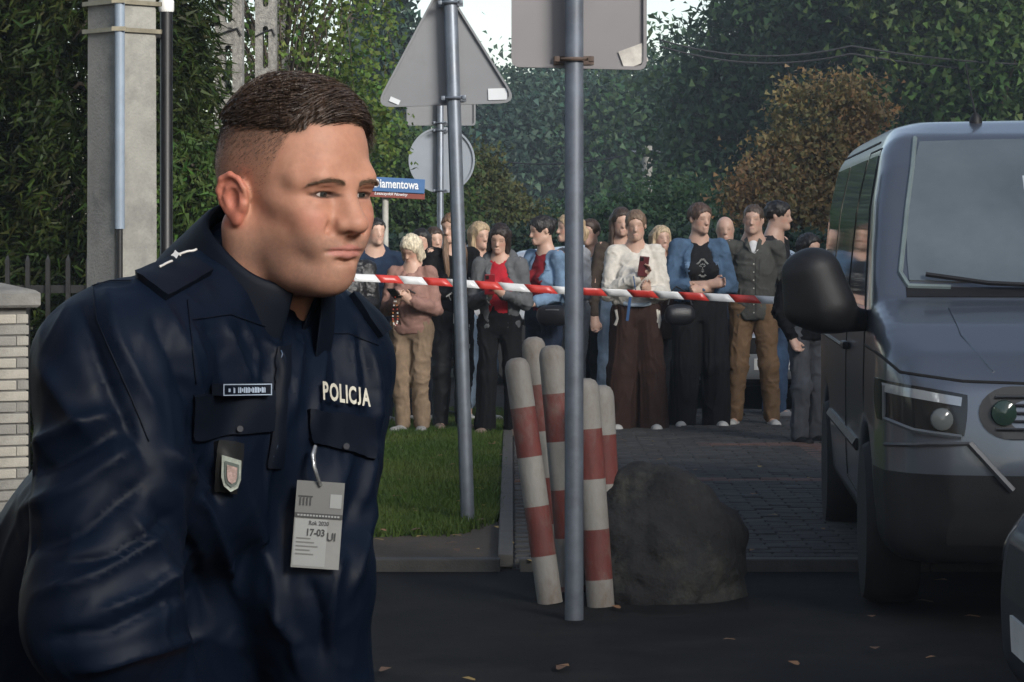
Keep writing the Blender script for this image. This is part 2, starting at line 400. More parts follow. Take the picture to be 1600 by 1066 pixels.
# ================================================================== trees
bark = pm('bark', (.07, .055, .042), .9, var=.4, scale=12, bump=.8, bscale=40, stretch=(1, 1, .25))
def leafcloud(P, size, r, aspect=.55, droop=0., nrm=None, tri=False):
    n = len(P); A = r.normal(size=(n, 3)); 
    if droop: A[:, 2] -= droop
    A /= np.linalg.norm(A, axis=1, keepdims=True); B = np.cross(A, r.normal(size=(n, 3))); B /= np.linalg.norm(B, axis=1, keepdims=True)
    s = size*(.65+.7*r.rand(n, 1)); a = A*s*.5; b = B*s*.5*aspect
    if tri:
        V = np.stack([P-a*.3-b, P-a*.3+b, P+a*1.7], 1); return V.reshape(-1, 3), np.arange(3*n).reshape(-1, 3), 3
    V = np.stack([P-a, P+b+a*.12, P+a, P-b+a*.12], 1); return V.reshape(-1, 3), np.arange(4*n).reshape(-1, 4), 4
def tree(name, label, base, blobs, nleaf, size, mat, seed, trunk=.12, th=None, cat='tree', group=None, clump=.35, aspect=.75, droop=0., tri=True, shell=.55, hang=1.0):
    r = np.random.RandomState(seed); bx, by = base
    root = empty(name, (bx, by, 0)); tag(root, label, cat, group)
    vol = np.array([b[3]*b[4]*b[5] for b in blobs])**.67; cnt = (vol/vol.sum()*nleaf).astype(int); PP = []; CC = []; ends = []
    for b, n in zip(blobs, cnt):
        c = np.array(b[:3]); rad = np.array(b[3:6]); m = max(8, int(n/70))
        D = r.normal(size=(m, 3)); D /= np.linalg.norm(D, axis=1, keepdims=True)
        q = c+D*rad*(shell+(1-shell)*r.rand(m, 1)**.6)*(1+.22*vnoise(D*2.3+c, seed)[:, None])
        ends += [q[i] for i in range(min(m, 9))]
        k = r.randint(0, m, n); sp = clump*min(rad)*(.5+r.rand(m))
        off = r.normal(size=(n, 3))*sp[k][:, None]*np.array([1, 1, .75*hang])
        PP.append(q[k]+off); CC.append((.8+.4*r.rand(m))[k]*(.85+.3*r.rand(n)))
    P = np.concatenate(PP); Cc = np.concatenate(CC); ok = P[:, 2] > .05; P, Cc = P[ok], Cc[ok]
    V, Fc, k = leafcloud(P, size, r, aspect, droop, tri=tri)
    o = meshobj('crown', V-np.array([bx, by, 0]), Fc, mat, root, smooth=False)
    hue = np.stack([Cc*(1+.12*r.normal(size=len(Cc))), Cc, Cc*(1+.08*r.normal(size=len(Cc)))], 1).clip(.2, 2)
    setcol(o, np.repeat(hue, k, 0))
    th = th or max(b[2] for b in blobs); mb = MB()
    pts = [Vector((r.normal()*.03*i, r.normal()*.03*i, th*i/6)) for i in range(7)]
    mb.tube(pts, [trunk*(1-.13*i) for i in range(7)], 10)
    for e in ends[:22]:
        e = Vector(e)-Vector((bx, by, 0)); h0 = min(th*.85, max(.3*th, e.z*.55)); p0 = pts[min(6, int(h0/th*6))]
        mid = p0.lerp(e, .5)+Vector((r.normal()*.1, r.normal()*.1, .12)); mb.tube([p0, mid, e], [trunk*.42, trunk*.25, trunk*.07], 6)
    mb.build('trunk', bark, root, True); return root
# dark conifer hedge at the left, sprays hanging from every side
thj = leafmat('conifer', (.012, .022, .005), (.032, .046, .010), 1.2, .2)
def conifer(name, label, x, y, rad, h, n, seed, mat=thj, size=.06, group=None):
    r = np.random.RandomState(seed); root = empty(name, (x, y, 0)); tag(root, label, 'tree', group)
    m = n//16
    z = .1+(h-.1)*r.rand(m)**1.05; a = r.rand(m)*6.283; rr = rad*(1-(z/h)**1.7*.85)*(.62+.45*r.rand(m)**.5)*(1+.18*vnoise(np.stack([np.cos(a)*2, np.sin(a)*2, z*1.6], 1), seed))
    tip = np.stack([np.cos(a)*rr, np.sin(a)*rr, z], 1)
    out = np.stack([np.cos(a), np.sin(a), -.25+.5*r.rand(m)-.45], 1); out /= np.linalg.norm(out, axis=1, keepdims=True)
    k = np.repeat(np.arange(m), 16); t = r.rand(len(k))
    L = (.16+.16*r.rand(m))[k]
    P = tip[k]+out[k]*(t*L)[:, None]+np.array([0, 0, -.09])*(t**2)[:, None]*(1+r.rand(len(k)))[:, None]+r.normal(size=(len(k), 3))*.03*(1.1-t)[:, None]
    A = out[k]*.8+r.normal(size=(len(k), 3))*.6+np.array([0, 0, -.15]); A /= np.linalg.norm(A, axis=1, keepdims=True)
    B = np.cross(A, r.normal(size=A.shape)); B /= np.linalg.norm(B, axis=1, keepdims=True)
    s = (size*(.6+.7*r.rand(len(k))))[:, None]
    V = np.stack([P-A*s*.4-B*s*.15, P-A*s*.4+B*s*.15, P+A*s*.9], 1).reshape(-1, 3)
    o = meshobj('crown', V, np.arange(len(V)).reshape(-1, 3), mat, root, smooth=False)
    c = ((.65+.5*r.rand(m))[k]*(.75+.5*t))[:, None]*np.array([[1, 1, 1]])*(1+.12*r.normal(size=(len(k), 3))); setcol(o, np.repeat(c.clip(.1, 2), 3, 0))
    mb = MB(); mb.tube([(0, 0, 0), (0, 0, h*.5), (0, 0, h*.95)], [.11, .07, .02], 9)
    for i in range(40):
        zz = .3+(h-.8)*i/40; aa = i*2.4; q = rad*(1-(zz/h)**1.7*.85)*.8; mb.tube([(0, 0, zz), (math.cos(aa)*q*.6, math.sin(aa)*q*.6, zz+.05), (math.cos(aa)*q, math.sin(aa)*q, zz-.08)], [.02, .014, .005], 5)
    mb.build('trunk', bark, root, True); return root
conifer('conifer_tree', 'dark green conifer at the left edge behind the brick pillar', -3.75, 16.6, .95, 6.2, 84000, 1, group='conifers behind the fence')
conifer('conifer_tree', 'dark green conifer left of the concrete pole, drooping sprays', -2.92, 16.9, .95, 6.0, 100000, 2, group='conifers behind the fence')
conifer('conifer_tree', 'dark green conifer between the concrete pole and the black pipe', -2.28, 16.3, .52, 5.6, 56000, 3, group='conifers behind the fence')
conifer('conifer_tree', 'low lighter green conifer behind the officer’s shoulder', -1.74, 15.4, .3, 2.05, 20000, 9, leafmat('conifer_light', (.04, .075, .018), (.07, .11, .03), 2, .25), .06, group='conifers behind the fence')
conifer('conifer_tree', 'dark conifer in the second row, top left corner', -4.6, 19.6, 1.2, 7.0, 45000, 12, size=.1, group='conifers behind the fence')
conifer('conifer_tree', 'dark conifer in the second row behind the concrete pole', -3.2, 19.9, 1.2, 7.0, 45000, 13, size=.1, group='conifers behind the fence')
# birch with hanging twigs
def birch():
    r = np.random.RandomState(21); x0, y0 = xat(440, 24.5), 24.5
    root = empty('birch_tree', (x0, y0, 0)); tag(root, 'light green birch with hanging twigs behind the officer’s head', 'tree')
    P = []; C = []; mb = MB(); tw = MB()
    mb.tube([(0, 0, 0), (.05, .1, 1.5), (-.03, .05, 3), (.05, 0, 4.6), (0, .1, 6)], [.13, .11, .09, .06, .02], 10)
    for i in range(300):
        a = r.rand()*6.283; q = .95*r.rand()**.5; zt = 2.1+2.9*r.rand()+.5*(1-q)
        bx = math.cos(a)*q*1.02+.04; by = math.sin(a)*q*.9
        if bx > .62: zt = max(zt, 2.9) if r.rand() < .7 else zt
        L = .5+.8*r.rand(); n = int(L*48)
        t = r.rand(n); sway = r.normal(size=2)*.12
        px = bx+sway[0]*t+r.normal(size=n)*.035; py = by+sway[1]*t+r.normal(size=n)*.035; pz = zt-L*t
        P.append(np.stack([px, py, pz], 1)); C.append((.75+.45*r.rand())*(.8+.4*r.rand(n)))
        if i % 2 == 0:
            tw.tube([(bx*.3, by*.3, zt-.5), (bx*.75, by*.75, zt+.08), (bx, by, zt), (bx+sway[0], by+sway[1], zt-L)], [.014, .008, .004, .0015], 5)
    # the branch that reaches out to the right beside the sign
    for i in range(40):
        u = r.rand(); bx = .45+.5*u; zt = 3.0-.35*u+.25*r.normal(); L = .25+.35*r.rand(); n = int(L*60); t = r.rand(n)
        P.append(np.stack([bx+r.normal(size=n)*.045, -.3+r.normal(size=n)*.12, zt-L*t], 1)); C.append((.9+.4*r.rand())*(.8+.4*r.rand(n)))
    P = np.concatenate(P); C = np.concatenate(C); P = P[:]; 
    V, Fc, k = leafcloud(P, .052, r, .68, .5)
    o = meshobj('crown', V, Fc, leafmat('birch_leaf', (.075, .125, .03), (.12, .17, .045), 1.5, .4), root, smooth=False)
    setcol(o, np.repeat(np.stack([C*(1+.15*r.normal(size=len(C))), C, C*.95], 1).clip(.2, 2), k, 0))
    mb.build('trunk', pm('birch_bark', (.42, .41, .38), .8, var=.3, scale=5, grime=((.05, .045, .04), 6, .55, .62), stretch=(1, 1, 3)), root, True); tw.build('twigs', bark, root, True)
birch()
G1 = leafmat('leaf_deep', (.026, .058, .028), (.05, .09, .038), .25, .3); G2 = leafmat('leaf_mid', (.03, .06, .016), (.055, .085, .024), .3, .3)
G3 = leafmat('leaf_olive', (.05, .062, .02), (.085, .085, .028), .3, .3); G4 = leafmat('leaf_autumn', (.17, .14, .06), (.28, .16, .08), .45, .3); G5 = leafmat('leaf_blue', (.028, .056, .04), (.048, .08, .052), .25, .25)
bk2 = None
def X(px, d): return xat(px, d)
def B(px, py, d, rw, rh, rd=None):     # crown lobe seen at a place in the street, radii in metres
    return (xat(px, d), d, zat(py, d), rw, rd or rw, rh)
# far row across the end of the street
far = 'trees at the far end of the street'
tree('broadleaf_tree', 'blue green tree below the sky gap, left of the triangular sign', (X(690, 92), 92), [B(650, 300, 92, 2.6, 2.2), B(720, 290, 92, 2.2, 2.0), B(690, 340, 92, 3, 1.6)], 14000, .26, G5, 31, .2, group=far)
tree('broadleaf_tree', 'dark tree beyond the street, right of the round sign', (X(800, 90), 90), [B(790, 245, 90, 2.0, 1.9), B(770, 310, 90, 2.6, 2.0), B(865, 240, 90, 2.2, 2.8)], 24000, .2, G5, 32, .2, group=far)
tree('broadleaf_tree', 'dark tree beyond the street between the sign post and the far pole', (X(930, 96), 96), [B(890, 190, 96, 2.4, 2.2), B(960, 220, 96, 2.6, 2.6), B(920, 290, 96, 3, 2.2)], 28000, .2, G5, 33, .2, group=far)
tree('broadleaf_tree', 'deep green tree under the right sky gap', (X(1080, 88), 88), [B(1040, 195, 88, 1.8, 1.6), B(1120, 185, 88, 2.2, 2.2), B(1060, 270, 88, 2.6, 2.4)], 26000, .2, G1, 34, .2, group=far)
tree('conifer_tree', 'tall slim blue green conifer left of the triangular sign', (X(598, 62), 62), [B(598, 20, 62, .62, 2.2), B(600, 120, 62, .8, 1.6), B(590, 210, 62, 1.0, 1.4), B(605, 290, 62, 1.1, 1.3), B(640, 150, 62, .35, .8)], 15000, .2, G5, 35, .14, group=far)
tree('shrub', 'olive shrub behind the street name sign', (X(620, 40), 40), [B(600, 280, 40, .7, .75), B(655, 300, 40, .6, .65), B(630, 360, 40, .9, .6), B(570, 330, 40, .6, .8)], 26000, .075, G2, 36, .06, 1.8, 'shrub')
tree('shrub', 'yellowish olive shrub right of the round sign, behind the crowd', (X(760, 44), 44), [B(755, 290, 44, .35, .5), B(740, 340, 44, .6, .55), B(790, 355, 44, .5, .4), B(770, 400, 44, .7, .45)], 22000, .075, G3, 37, .06, 1.6, 'shrub')
# right mass
rgt = 'big trees on the right'
tree('broadleaf_tree', 'broad dark green tree right of the sky gap', (X(1190, 62), 62), [B(1200, 70, 62, 1.2, 1.5), B(1250, 10, 62, 1.6, 1.8), B(1150, 170, 62, 1.2, 1.1), B(1200, 180, 62, 2, 2), B(1180, 290, 62, 2, 1.6)], 36000, .16, G1, 41, .25, group=rgt)
tree('broadleaf_tree', 'tall green tree above the middle of the van', (X(1370, 60), 60), [B(1320, 30, 60, 1.8, 1.9), B(1420, 60, 60, 1.9, 2), B(1360, 170, 60, 2.1, 1.8), B(1290, 150, 60, 1.5, 1.6), B(1350, -60, 60, 2, 1.2)], 40000, .16, G1, 42, .25, group=rgt)
tree('broadleaf_tree', 'mid green tree at the right edge above the van roof', (X(1540, 56), 56), [B(1500, 120, 56, 1.5, 1.4), B(1560, 40, 56, 1.8, 1.9), B(1610, 160, 56, 1.6, 1.6), B(1480, 10, 56, 1.4, 1.4), B(1540, -60, 56, 2, 1.2)], 40000, .15, G2, 43, .25, group=rgt)
tree('autumn_shrub', 'rust and olive autumn shrub left of the van roof', (X(1250, 38), 38), [B(1210, 290, 38, .55, .62), B(1280, 270, 38, .55, .6), B(1250, 340, 38, .8, .5), B(1300, 190, 38, .42, .75), B(1350, 170, 38, .3, .6), B(1240, 200, 38, .3, .62), B(1165, 300, 38, .28, .35), B(1330, 280, 38, .5, .6), B(1360, 330, 38, .6, .5)], 22000, .07, G4, 44, .06, 2.2, 'shrub', droop=-.5, shell=.3)
tree('shrub', 'dark hedge bush behind the right half of the crowd', (X(1090, 46), 46), [B(1060, 350, 46, 1.0, .6), B(1150, 370, 46, .9, .5), B(980, 370, 46, .9, .45), B(1240, 380, 46, .9, .5), B(900, 375, 46, .8, .45)], 26000, .085, G1, 45, .05, 1.2, 'shrub')
tree('shrub', 'dark hedge bush behind the left half of the crowd', (X(640, 47), 47), [B(560, 380, 47, .9, .6), B(650, 390, 47, .9, .5), B(820, 385, 47, .9, .5)], 20000, .085, G1, 46, .05, 1.2, 'shrub')
# wooded rise that closes the view
bd = MB(); r = random.Random(2); fr = []
tag(meshobj('hill', *(lambda xs, ys: ([(x, y, -.05+(3.1+.8*math.sin(x*.06))*max(0, min(1, (y-100)/60))) for y in ys for x in xs], [(j*len(xs)+i, j*len(xs)+i+1, (j+1)*len(xs)+i+1, (j+1)*len(xs)+i) for j in range(len(ys)-1) for i in range(len(xs)-1)]))([-200+20*i for i in range(21)], [99, 110, 125, 140, 160, 260, 500]), pm('far_green', (.03, .05, .025), .95, var=.4, scale=.2, bump=1, bscale=2)), kind='structure')

# clipped hedge along the far side of the cross street
def hedge(name, label, x0, x1, y, h, n, mat, seed, size=.11, dep=.9):
    r = np.random.RandomState(seed); root = empty(name, ((x0+x1)/2, y, 0)); tag(root, label, 'hedge'); L = x1-x0
    P = np.stack([r.uniform(-L/2, L/2, n), r.uniform(-dep/2, dep/2, n), h*r.rand(n)**.8], 1)
    P[:, 1] = np.where(r.rand(n) < .7, -dep/2+np.abs(r.normal(size=n))*.12, P[:, 1]); P += .16*np.stack([vnoise(P*1.4, 1), vnoise(P*1.4, 2), vnoise(P*1.1, 3)*1.3], 1)+r.normal(size=(n, 3))*.03
    P[:, 2] = np.clip(P[:, 2], .03, None)
    V, Fc, k = leafcloud(P, size, r, .6); o = meshobj('foliage', V, Fc, mat, root, smooth=False)
    c = (.75+.4*vnoise(P*2.5, 5)+.3*r.rand(n))[:, None]*np.ones((1, 3)); setcol(o, np.repeat(c.clip(.2, 2), k, 0))
    mb = MB()
    for i in range(int(L/.6)): q = -L/2+.3+i*.6; mb.tube([(q, 0, 0), (q+.05, .05, h*.5), (q-.05, 0, h*.85)], [.03, .02, .008], 6)
    mb.build('stems', bark, root, True)
hedge('hedge', 'dark green hedge across the street behind the crowd', -7, 9, 33, 1.6, 52000, G5, 51, .085)
# ================================================================== poles, signs, fence
conc = pm('pole_concrete', (.27, .265, .24), .9, var=.18, scale=5, bump=.35, bscale=90, grime=((.14, .14, .13), 2.2, .5, .68))
zinc = pm('galvanised', (.15, .17, .2), .45, metal=.45, var=.2, scale=14, rvar=.12, grime=((.15, .16, .18), 5, .5, .7))
zincd = pm('sign_back', (.20, .205, .215), .55, metal=.15, var=.06, scale=4, rvar=.08, grime=((.16, .16, .165), 3, .55, .75))
# square concrete pole with conduit
d = 12.0
root = empty('utility_pole', (xat(190.5, d), d, 0)); tag(root, 'square concrete pole at the left with a grey conduit strapped to its corner', 'pole')
mb = MB(); Mz = Matrix.Rotation(R(44), 3, 'Z'); n = 9
for i in range(n): mb.add([Mz@Vector((sx*(.118-.004*i), sy*(.118-.004*i), i*.95+zz)) for zz in (0, .95) for sx, sy in ((-1, -1), (1, -1), (1, 1), (-1, 1))] if False else [], [])
bm = bmesh.new(); bmesh.ops.create_cube(bm, size=1)
for v in bm.verts:
    t = v.co.z+.5; w_ = .226-.045*t; v.co = Vector((v.co.x*w_, v.co.y*w_, t*8.5))
bmesh.ops.bevel(bm, geom=[e for e in bm.edges if abs(e.verts[0].co.z-e.verts[1].co.z) > 1], offset=.012, segments=2, affect='EDGES')
me = bpy.data.meshes.new('shaft'); bm.to_mesh(me); bm.free(); me.materials.append(conc); o = bpy.data.objects.new('shaft', me); o.rotation_euler = (0, 0, R(44)); put(o, root)
mb = MB(); mb.tube([(.014, -.168, zat(358, d)), (.014, -.168, 8.2)], .021, 12); mb.build('conduit', pm('conduit_grey', (.22, .27, .33), .45, var=.12, scale=10), root, True)
mb = MB(); mb.tube([(.014, -.168, -.0), (.014, -.168, zat(356, d))], .013, 10); mb.build('cable', pm('cable_black', (.012, .012, .013), .5), root, True)
strap = pm('strap_steel', (.3, .27, .2), .5, metal=.6, var=.2, scale=20)
for zz, c in ((zat(7, d), 0), (zat(50, d), 0), (zat(-60, d), 0)):
    mb = MB(); P = [Mz@Vector((sx*.117, sy*.117, zz)) for sx, sy in ((-1, -1), (1, -1), (1, 1), (-1, 1), (-1, -1))]
    for a, b in zip(P, P[1:]):
        mid = (a+b)/2; t = (b-a); ang = math.atan2(t.y, t.x); mb.box(mid, (t.length+.006, .006, .018), Matrix.Rotation(ang, 3, 'Z'))
    mb.box((.014, -.192, zz), (.06, .006, .018)); mb.build('strap', strap, root)
for pp in ((182, 300), (236, 345), (240, 130)):
    pass
# black pipe with white cap
d = 12.15
root = empty('standpipe', (xat(260, d), d, 0)); tag(root, 'thin black pipe with a white cap right beside the concrete pole', 'pipe')
mb = MB(); mb.lathe([(.034, 0), (.034, .05), (.0275, .06), (.0275, zat(18, d))], 16); mb.build('tube', pm('pipe_black', (.010, .010, .011), .42, var=.3, scale=8), root, True)
mb = MB(); mb.lathe([(.03, zat(19, d)), (.033, zat(16, d)), (.033, zat(2, d)), (.024, zat(-2, d))], 16); mb.build('cap', pm('cap_white', (.7, .7, .68), .5), root, True)
mb = MB(); mb.tube([(0, 0, zat(-2, d)), (.01, .02, 3.4), (-.05, .05, 5.5)], .008, 8); mb.build('cable', _mats['cable_black'], root, True)
mb = MB(); mb.box((-.06, -.0, zat(55, d)), (.14, .035, .03), bev=.004); mb.build('bracket', _mats['cable_black'], root)
# ladder-like concrete posts with slots
def slotpole(label, px0, px1, d, zslot, seed, H=8):
    x0, x1 = xat(px0, d), xat(px1, d); w = x1-x0; xc = (x0+x1)/2
    root = empty('slotted_pole', (xc, d, 0)); tag(root, label, 'pole', 'slotted concrete poles')
    sw = w*.29; per = .50; sh = .345; dep = .17
    polyo = []; mb = MB(); zs = zslot % per
    def ring(z0, z1, n=6):
        pts = []
        for k in range(n+1):
            a = math.pi*k/n; pts.append((math.cos(a)*sw/2, z1-sw/2+math.sin(a)*sw/2))
        for k in range(n+1):
            a = math.pi+math.pi*k/n; pts.append((math.cos(a)*sw/2, z0+sw/2+math.sin(a)*sw/2))
        return pts
    bm = bmesh.new()
    # two legs and cross webs, built per period so that the slots are true holes
    z = zs-per
    while z < H:
        a, b = max(0, z), min(H, z+per)
        if b-a > .01:
            r_ = ring(z+(per-sh)/2, z+(per+sh)/2); out = [(w/2, b), (-w/2, b), (-w/2, a), (w/2, a)]
            n = 7
            if a == z and b == z+per:
                # front and back faces as strips between the slot ring and the outline
                for y in (-dep/2, dep/2):
                    R_ = [bm.verts.new((p[0], y, p[1])) for p in r_]; O_ = [bm.verts.new((p[0], y, p[1])) for p in out]
                    seq = []
                    for k in range(len(R_)):
                        p = r_[k]; o_ = (w/2 if p[0] >= 0 else -w/2); seq.append(o_)
                    half = n
                    for k in range(half-1): 
                        tgt = O_[0] if k < (half-1)/2 else O_[1]; bm.faces.new((R_[k], R_[k+1], tgt) if y < 0 else (R_[k+1], R_[k], tgt))
                    bm.faces.new((R_[half//2], O_[1], O_[0]) if y < 0 else (R_[half//2], O_[0], O_[1]))
                    for k in range(half, 2*half-1):
                        tgt = O_[2] if k < half+(half-1)/2 else O_[3]; bm.faces.new((R_[k], R_[k+1], tgt) if y < 0 else (R_[k+1], R_[k], tgt))
                    bm.faces.new((R_[half+half//2], O_[3], O_[2]) if y < 0 else (R_[half+half//2], O_[2], O_[3]))
                    bm.faces.new((R_[half-1], R_[half], O_[2], O_[1]) if y < 0 else (R_[half], R_[half-1], O_[1], O_[2]))
                    bm.faces.new((R_[2*half-1], R_[0], O_[0], O_[3]) if y < 0 else (R_[0], R_[2*half-1], O_[3], O_[0]))
                    if y < 0: RF, OF = R_, O_
                for k in range(len(RF)): bm.faces.new((RF[k], RF[(k+1) % len(RF)], R_[(k+1) % len(RF)], R_[k]))
                for i, j in ((1, 2), (3, 0)): bm.faces.new((OF[i], OF[j], O_[j], O_[i]))
            else:
                q = [bm.verts.new((sx*w/2, sy*dep/2, zz)) for zz in (a, b) for sx, sy in ((-1, -1), (1, -1), (1, 1), (-1, 1))]
                for f_ in ((0, 1, 5, 4), (1, 2, 6, 5), (2, 3, 7, 6), (3, 0, 4, 7), (4, 5, 6, 7)): bm.faces.new([q[i] for i in f_])
        z += per
    bmesh.ops.recalc_face_normals(bm, faces=bm.faces[:])
    me = bpy.data.meshes.new('shaft'); bm.to_mesh(me); bm.free(); me.materials.append(pm('rough_concrete', (.20, .195, .18), .95, var=.5, scale=26, bump=.9, bscale=90, detail=9)); put(bpy.data.objects.new('shaft', me), root)
    mb = MB(); zz = zat(55, d); mb.tube([(-w*.5, -dep/2-.01, zz-.02), (0, -dep/2-.015, zz+.02), (w*.35, -dep/2-.012, zz+.04)], .008, 6); mb.tube([(w*.35, -dep/2-.012, zz+.04), (w*.5, -dep/2-.02, zz-.01)], .006, 6); mb.build('wire_tie', _mats['cable_black'], root, True)
slotpole('grey slotted concrete pole just behind the officer’s head, nearer of the two', 337, 380, 20.0, zat(110, 20.0)-.25, 1)
slotpole('grey slotted concrete pole among the birch leaves, farther of the two', 400, 432, 23.2, zat(75, 23.2)-.25, 2)
# brick gate pillar with concrete cap
d = 14.0
root = empty('gate_pillar', (xat(-18, d), d, 0)); tag(root, 'pale brick gate pillar with concrete cap at the left edge', 'pillar')
bks = [pm('brick_pale', (.36, .34, .3), .9, var=.15, scale=14, bump=.4, bscale=120), pm('brick_grey', (.27, .26, .235), .9, var=.15, scale=14, bump=.4, bscale=120), pm('brick_cream', (.41, .385, .33), .9, var=.15, scale=14, bump=.4, bscale=120)]
W2 = .31; hc = .054; ztop = zat(480, d); rr = random.Random(5); nc = int(ztop/hc)
mb = MB(); mb.box((0, 0, ztop/2), (W2-.02, W2-.02, ztop-.004)); mb.build('core', pm('mortar', (.16, .155, .145), .95, var=.2, scale=40), root)
bmesh_cache = {}
def brick(lx, ly, k):
    key = (round(lx, 3), round(ly, 3), k)
    if key not in bmesh_cache:
        m_ = MB(); m_.box((0, 0, 0), (lx, ly, hc-.009), bev=.004); o = m_.build('brick', bks[k]); bmesh_cache[key] = o.data; bpy.data.objects.remove(o)
    return bmesh_cache[key]
for c in range(nc):
    z = hc*(c+.5); odd = c % 2
    for s in (-1, 1):
        for t in (-1, 1):
            if odd: lx, ly, x, y = W2/2-.005, .06, t*W2/4, s*(W2/2-.03)
            else: lx, ly, x, y = .06, W2/2-.005, s*(W2/2-.03), t*W2/4
            o = bpy.data.objects.new('brick', brick(lx, ly, rr.randrange(3))); o.location = (x+rr.gauss(0, .0015), y+rr.gauss(0, .0015), z); put(o, root)
        lx, ly = (.06, W2-.128) if odd else (W2-.128, .06)
        o = bpy.data.objects.new('brick', brick(lx, ly, rr.randrange(3))); o.location = (s*(W2/2-.03), 0, z) if odd else (0, s*(W2/2-.03), z); put(o, root)
root.rotation_euler = (0, 0, R(28))
bm = bmesh.new(); 
mb = MB(); cw = .2; mb.add([(sx*q, sy*q, ztop+zz) for q, zz in ((cw-.012, 0), (cw, .012), (cw, .07), (cw-.02, .085), (.05, .12)) for sx, sy in ((-1, -1), (1, -1), (1, 1), (-1, 1))], [(3, 2, 1, 0)]+[(i*4+k, i*4+(k+1) % 4, i*4+4+(k+1) % 4, i*4+4+k) for i in range(4) for k in range(4)]+[(16, 17, 18, 19)])
mb.build('cap', pm('cap_concrete', (.2, .195, .18), .9, var=.2, scale=12, bump=.4, bscale=80), root)
# picket fence
root = empty('picket_fence', (-2.0, 14.3, 0)); tag(root, 'black metal picket fence between the brick pillar and the officer', 'fence')
ironm = pm('fence_black', (.012, .012, .013), .45, var=.3, scale=30); d = 14.3
mb = MB(); zt = zat(402, d); mb.box((0, 0, zt/2), (.022, .022, zt-.03)); mb.add([(-.011, -.011, zt-.015), (.011, -.011, zt-.015), (.011, .011, zt-.015), (-.011, .011, zt-.015), (0, 0, zt+.015)], [(0, 1, 4), (1, 2, 4), (2, 3, 4), (3, 0, 4)])
pk = mb.build('picket', ironm, root); pk.location = (xat(12, d)+2.0, 0, 0)
for i in range(1, 11):
    c = pk.copy(); COL.objects.link(c); c.parent = root; c.location = (xat(12+31.5*i, d)+2.0, 0, 0)
for zz in (.18, zat(452, d)):
    mb = MB(); mb.box((xat(165, d)+2.0, .018, zz), (1.12, .012, .04)); mb.build('rail', ironm, root)
# ------------------------------------------------------------------ road signs seen from behind
def clampset(mb, z, r, w=.09, y=-.0):
    mb.box((0, y, z), (w, .012, .035), bev=.003)
    mb.tube([(-r-.012, -r*.3, z), (-r*.7, -r*1.1, z), (0, -r*1.25, z), (r*.7, -r*1.1, z), (r+.012, -r*.3, z)], .008, 6)
    for s in (-1, 1): mb.box((s*w*.42, -.018, z), (.02, .035, .022), bev=.003)
def rounded(poly, rad, n=5):
    out = []; N_ = len(poly)
    for i in range(N_):
        p = Vector(poly[i]); a = (Vector(poly[i-1])-p).normalized(); b = (Vector(poly[(i+1) % N_])-p).normalized(); ang = a.angle(b); L = rad/math.tan(ang/2); s0 = p+a*L; s1 = p+b*L
        for k in range(n+1):
            t = k/n; out.append(tuple((s0*(1-t)**2+p*2*t*(1-t)+s1*t*t)))
    return out
def signplate(name, poly, parent, y, mat, flange=.018):
    n = len(poly); c = Vector((sum(p[0] for p in poly)/n, sum(p[1] for p in poly)/n)); inn = [tuple(c+(Vector(p)-c)*(1-.0)) for p in poly]; ins = [tuple(c+(Vector(p)-c)*(1-.018/max(.1, (Vector(p)-c).length))) for p in poly]
    V = [(p[0], y+.002, p[1]) for p in ins]+[(p[0], y-flange, p[1]) for p in ins]+[(p[0], y-flange, p[1]) for p in inn]+[(p[0], y+.008, p[1]) for p in inn]
    # recessed back panel, rolled rim, front face
    Fc = [tuple(range(n))]+[(i, (i+1) % n, n+(i+1) % n, n+i) for i in range(n)]+[(n+i, n+(i+1) % n, 2*n+(i+1) % n, 2*n+i) for i in range(n)]+[(2*n+i, 2*n+(i+1) % n, 3*n+(i+1) % n, 3*n+i) for i in range(n)]+[tuple(range(4*n-1, 3*n-1, -1))]
    return meshobj(name, V, Fc, mat, parent, smooth=False)
whitest = pm('sticker_white', (.62, .64, .66), .5, var=.05)
# triangular warning sign
d = dground(823)
root = empty('triangle_sign', (xat(731, d), d, 0)); root.rotation_euler = (0, R(-1.9), 0); tag(root, 'triangular road sign seen from behind on a grey post in the lawn', 'road sign')
px2 = d/FPX
mb = MB(); mb.lathe([(.0365, -.03), (.0365, 3.4), (.03, 3.42)], 18); mb.build('post', zinc, root, True)
zb, ztp = zat(163, d), zat(-42, d); hw = 113*px2
tri = rounded([(-hw-.0, zb), (hw, zb), (.0, zb+2*hw*.87)], .055)
yo = .075
pl = signplate('sign_plate', [(x-12*px2, z) for x, z in tri], root, yo, zincd)
mb = MB(); clampset(mb, zat(153, d), .0365, .13, .055); mb.build('clamp', zinc, root, True)
mb = MB(); clampset(mb, zat(4, d), .0365, .13, .055); mb.build('clamp', zinc, root, True)
mb = MB(); mb.box((xat(800, d)-xat(731, d), yo-.004, zat(148, d)), (.1, .002, .06)); mb.build('sticker', whitest, pl)
mb = MB(); mb.box((xat(632, d)-xat(731, d)+.02, yo-.004, zat(153, d)), (.055, .002, .026), Matrix.Rotation(R(25), 3, 'Y')); mb.build('sticker', whitest, pl)
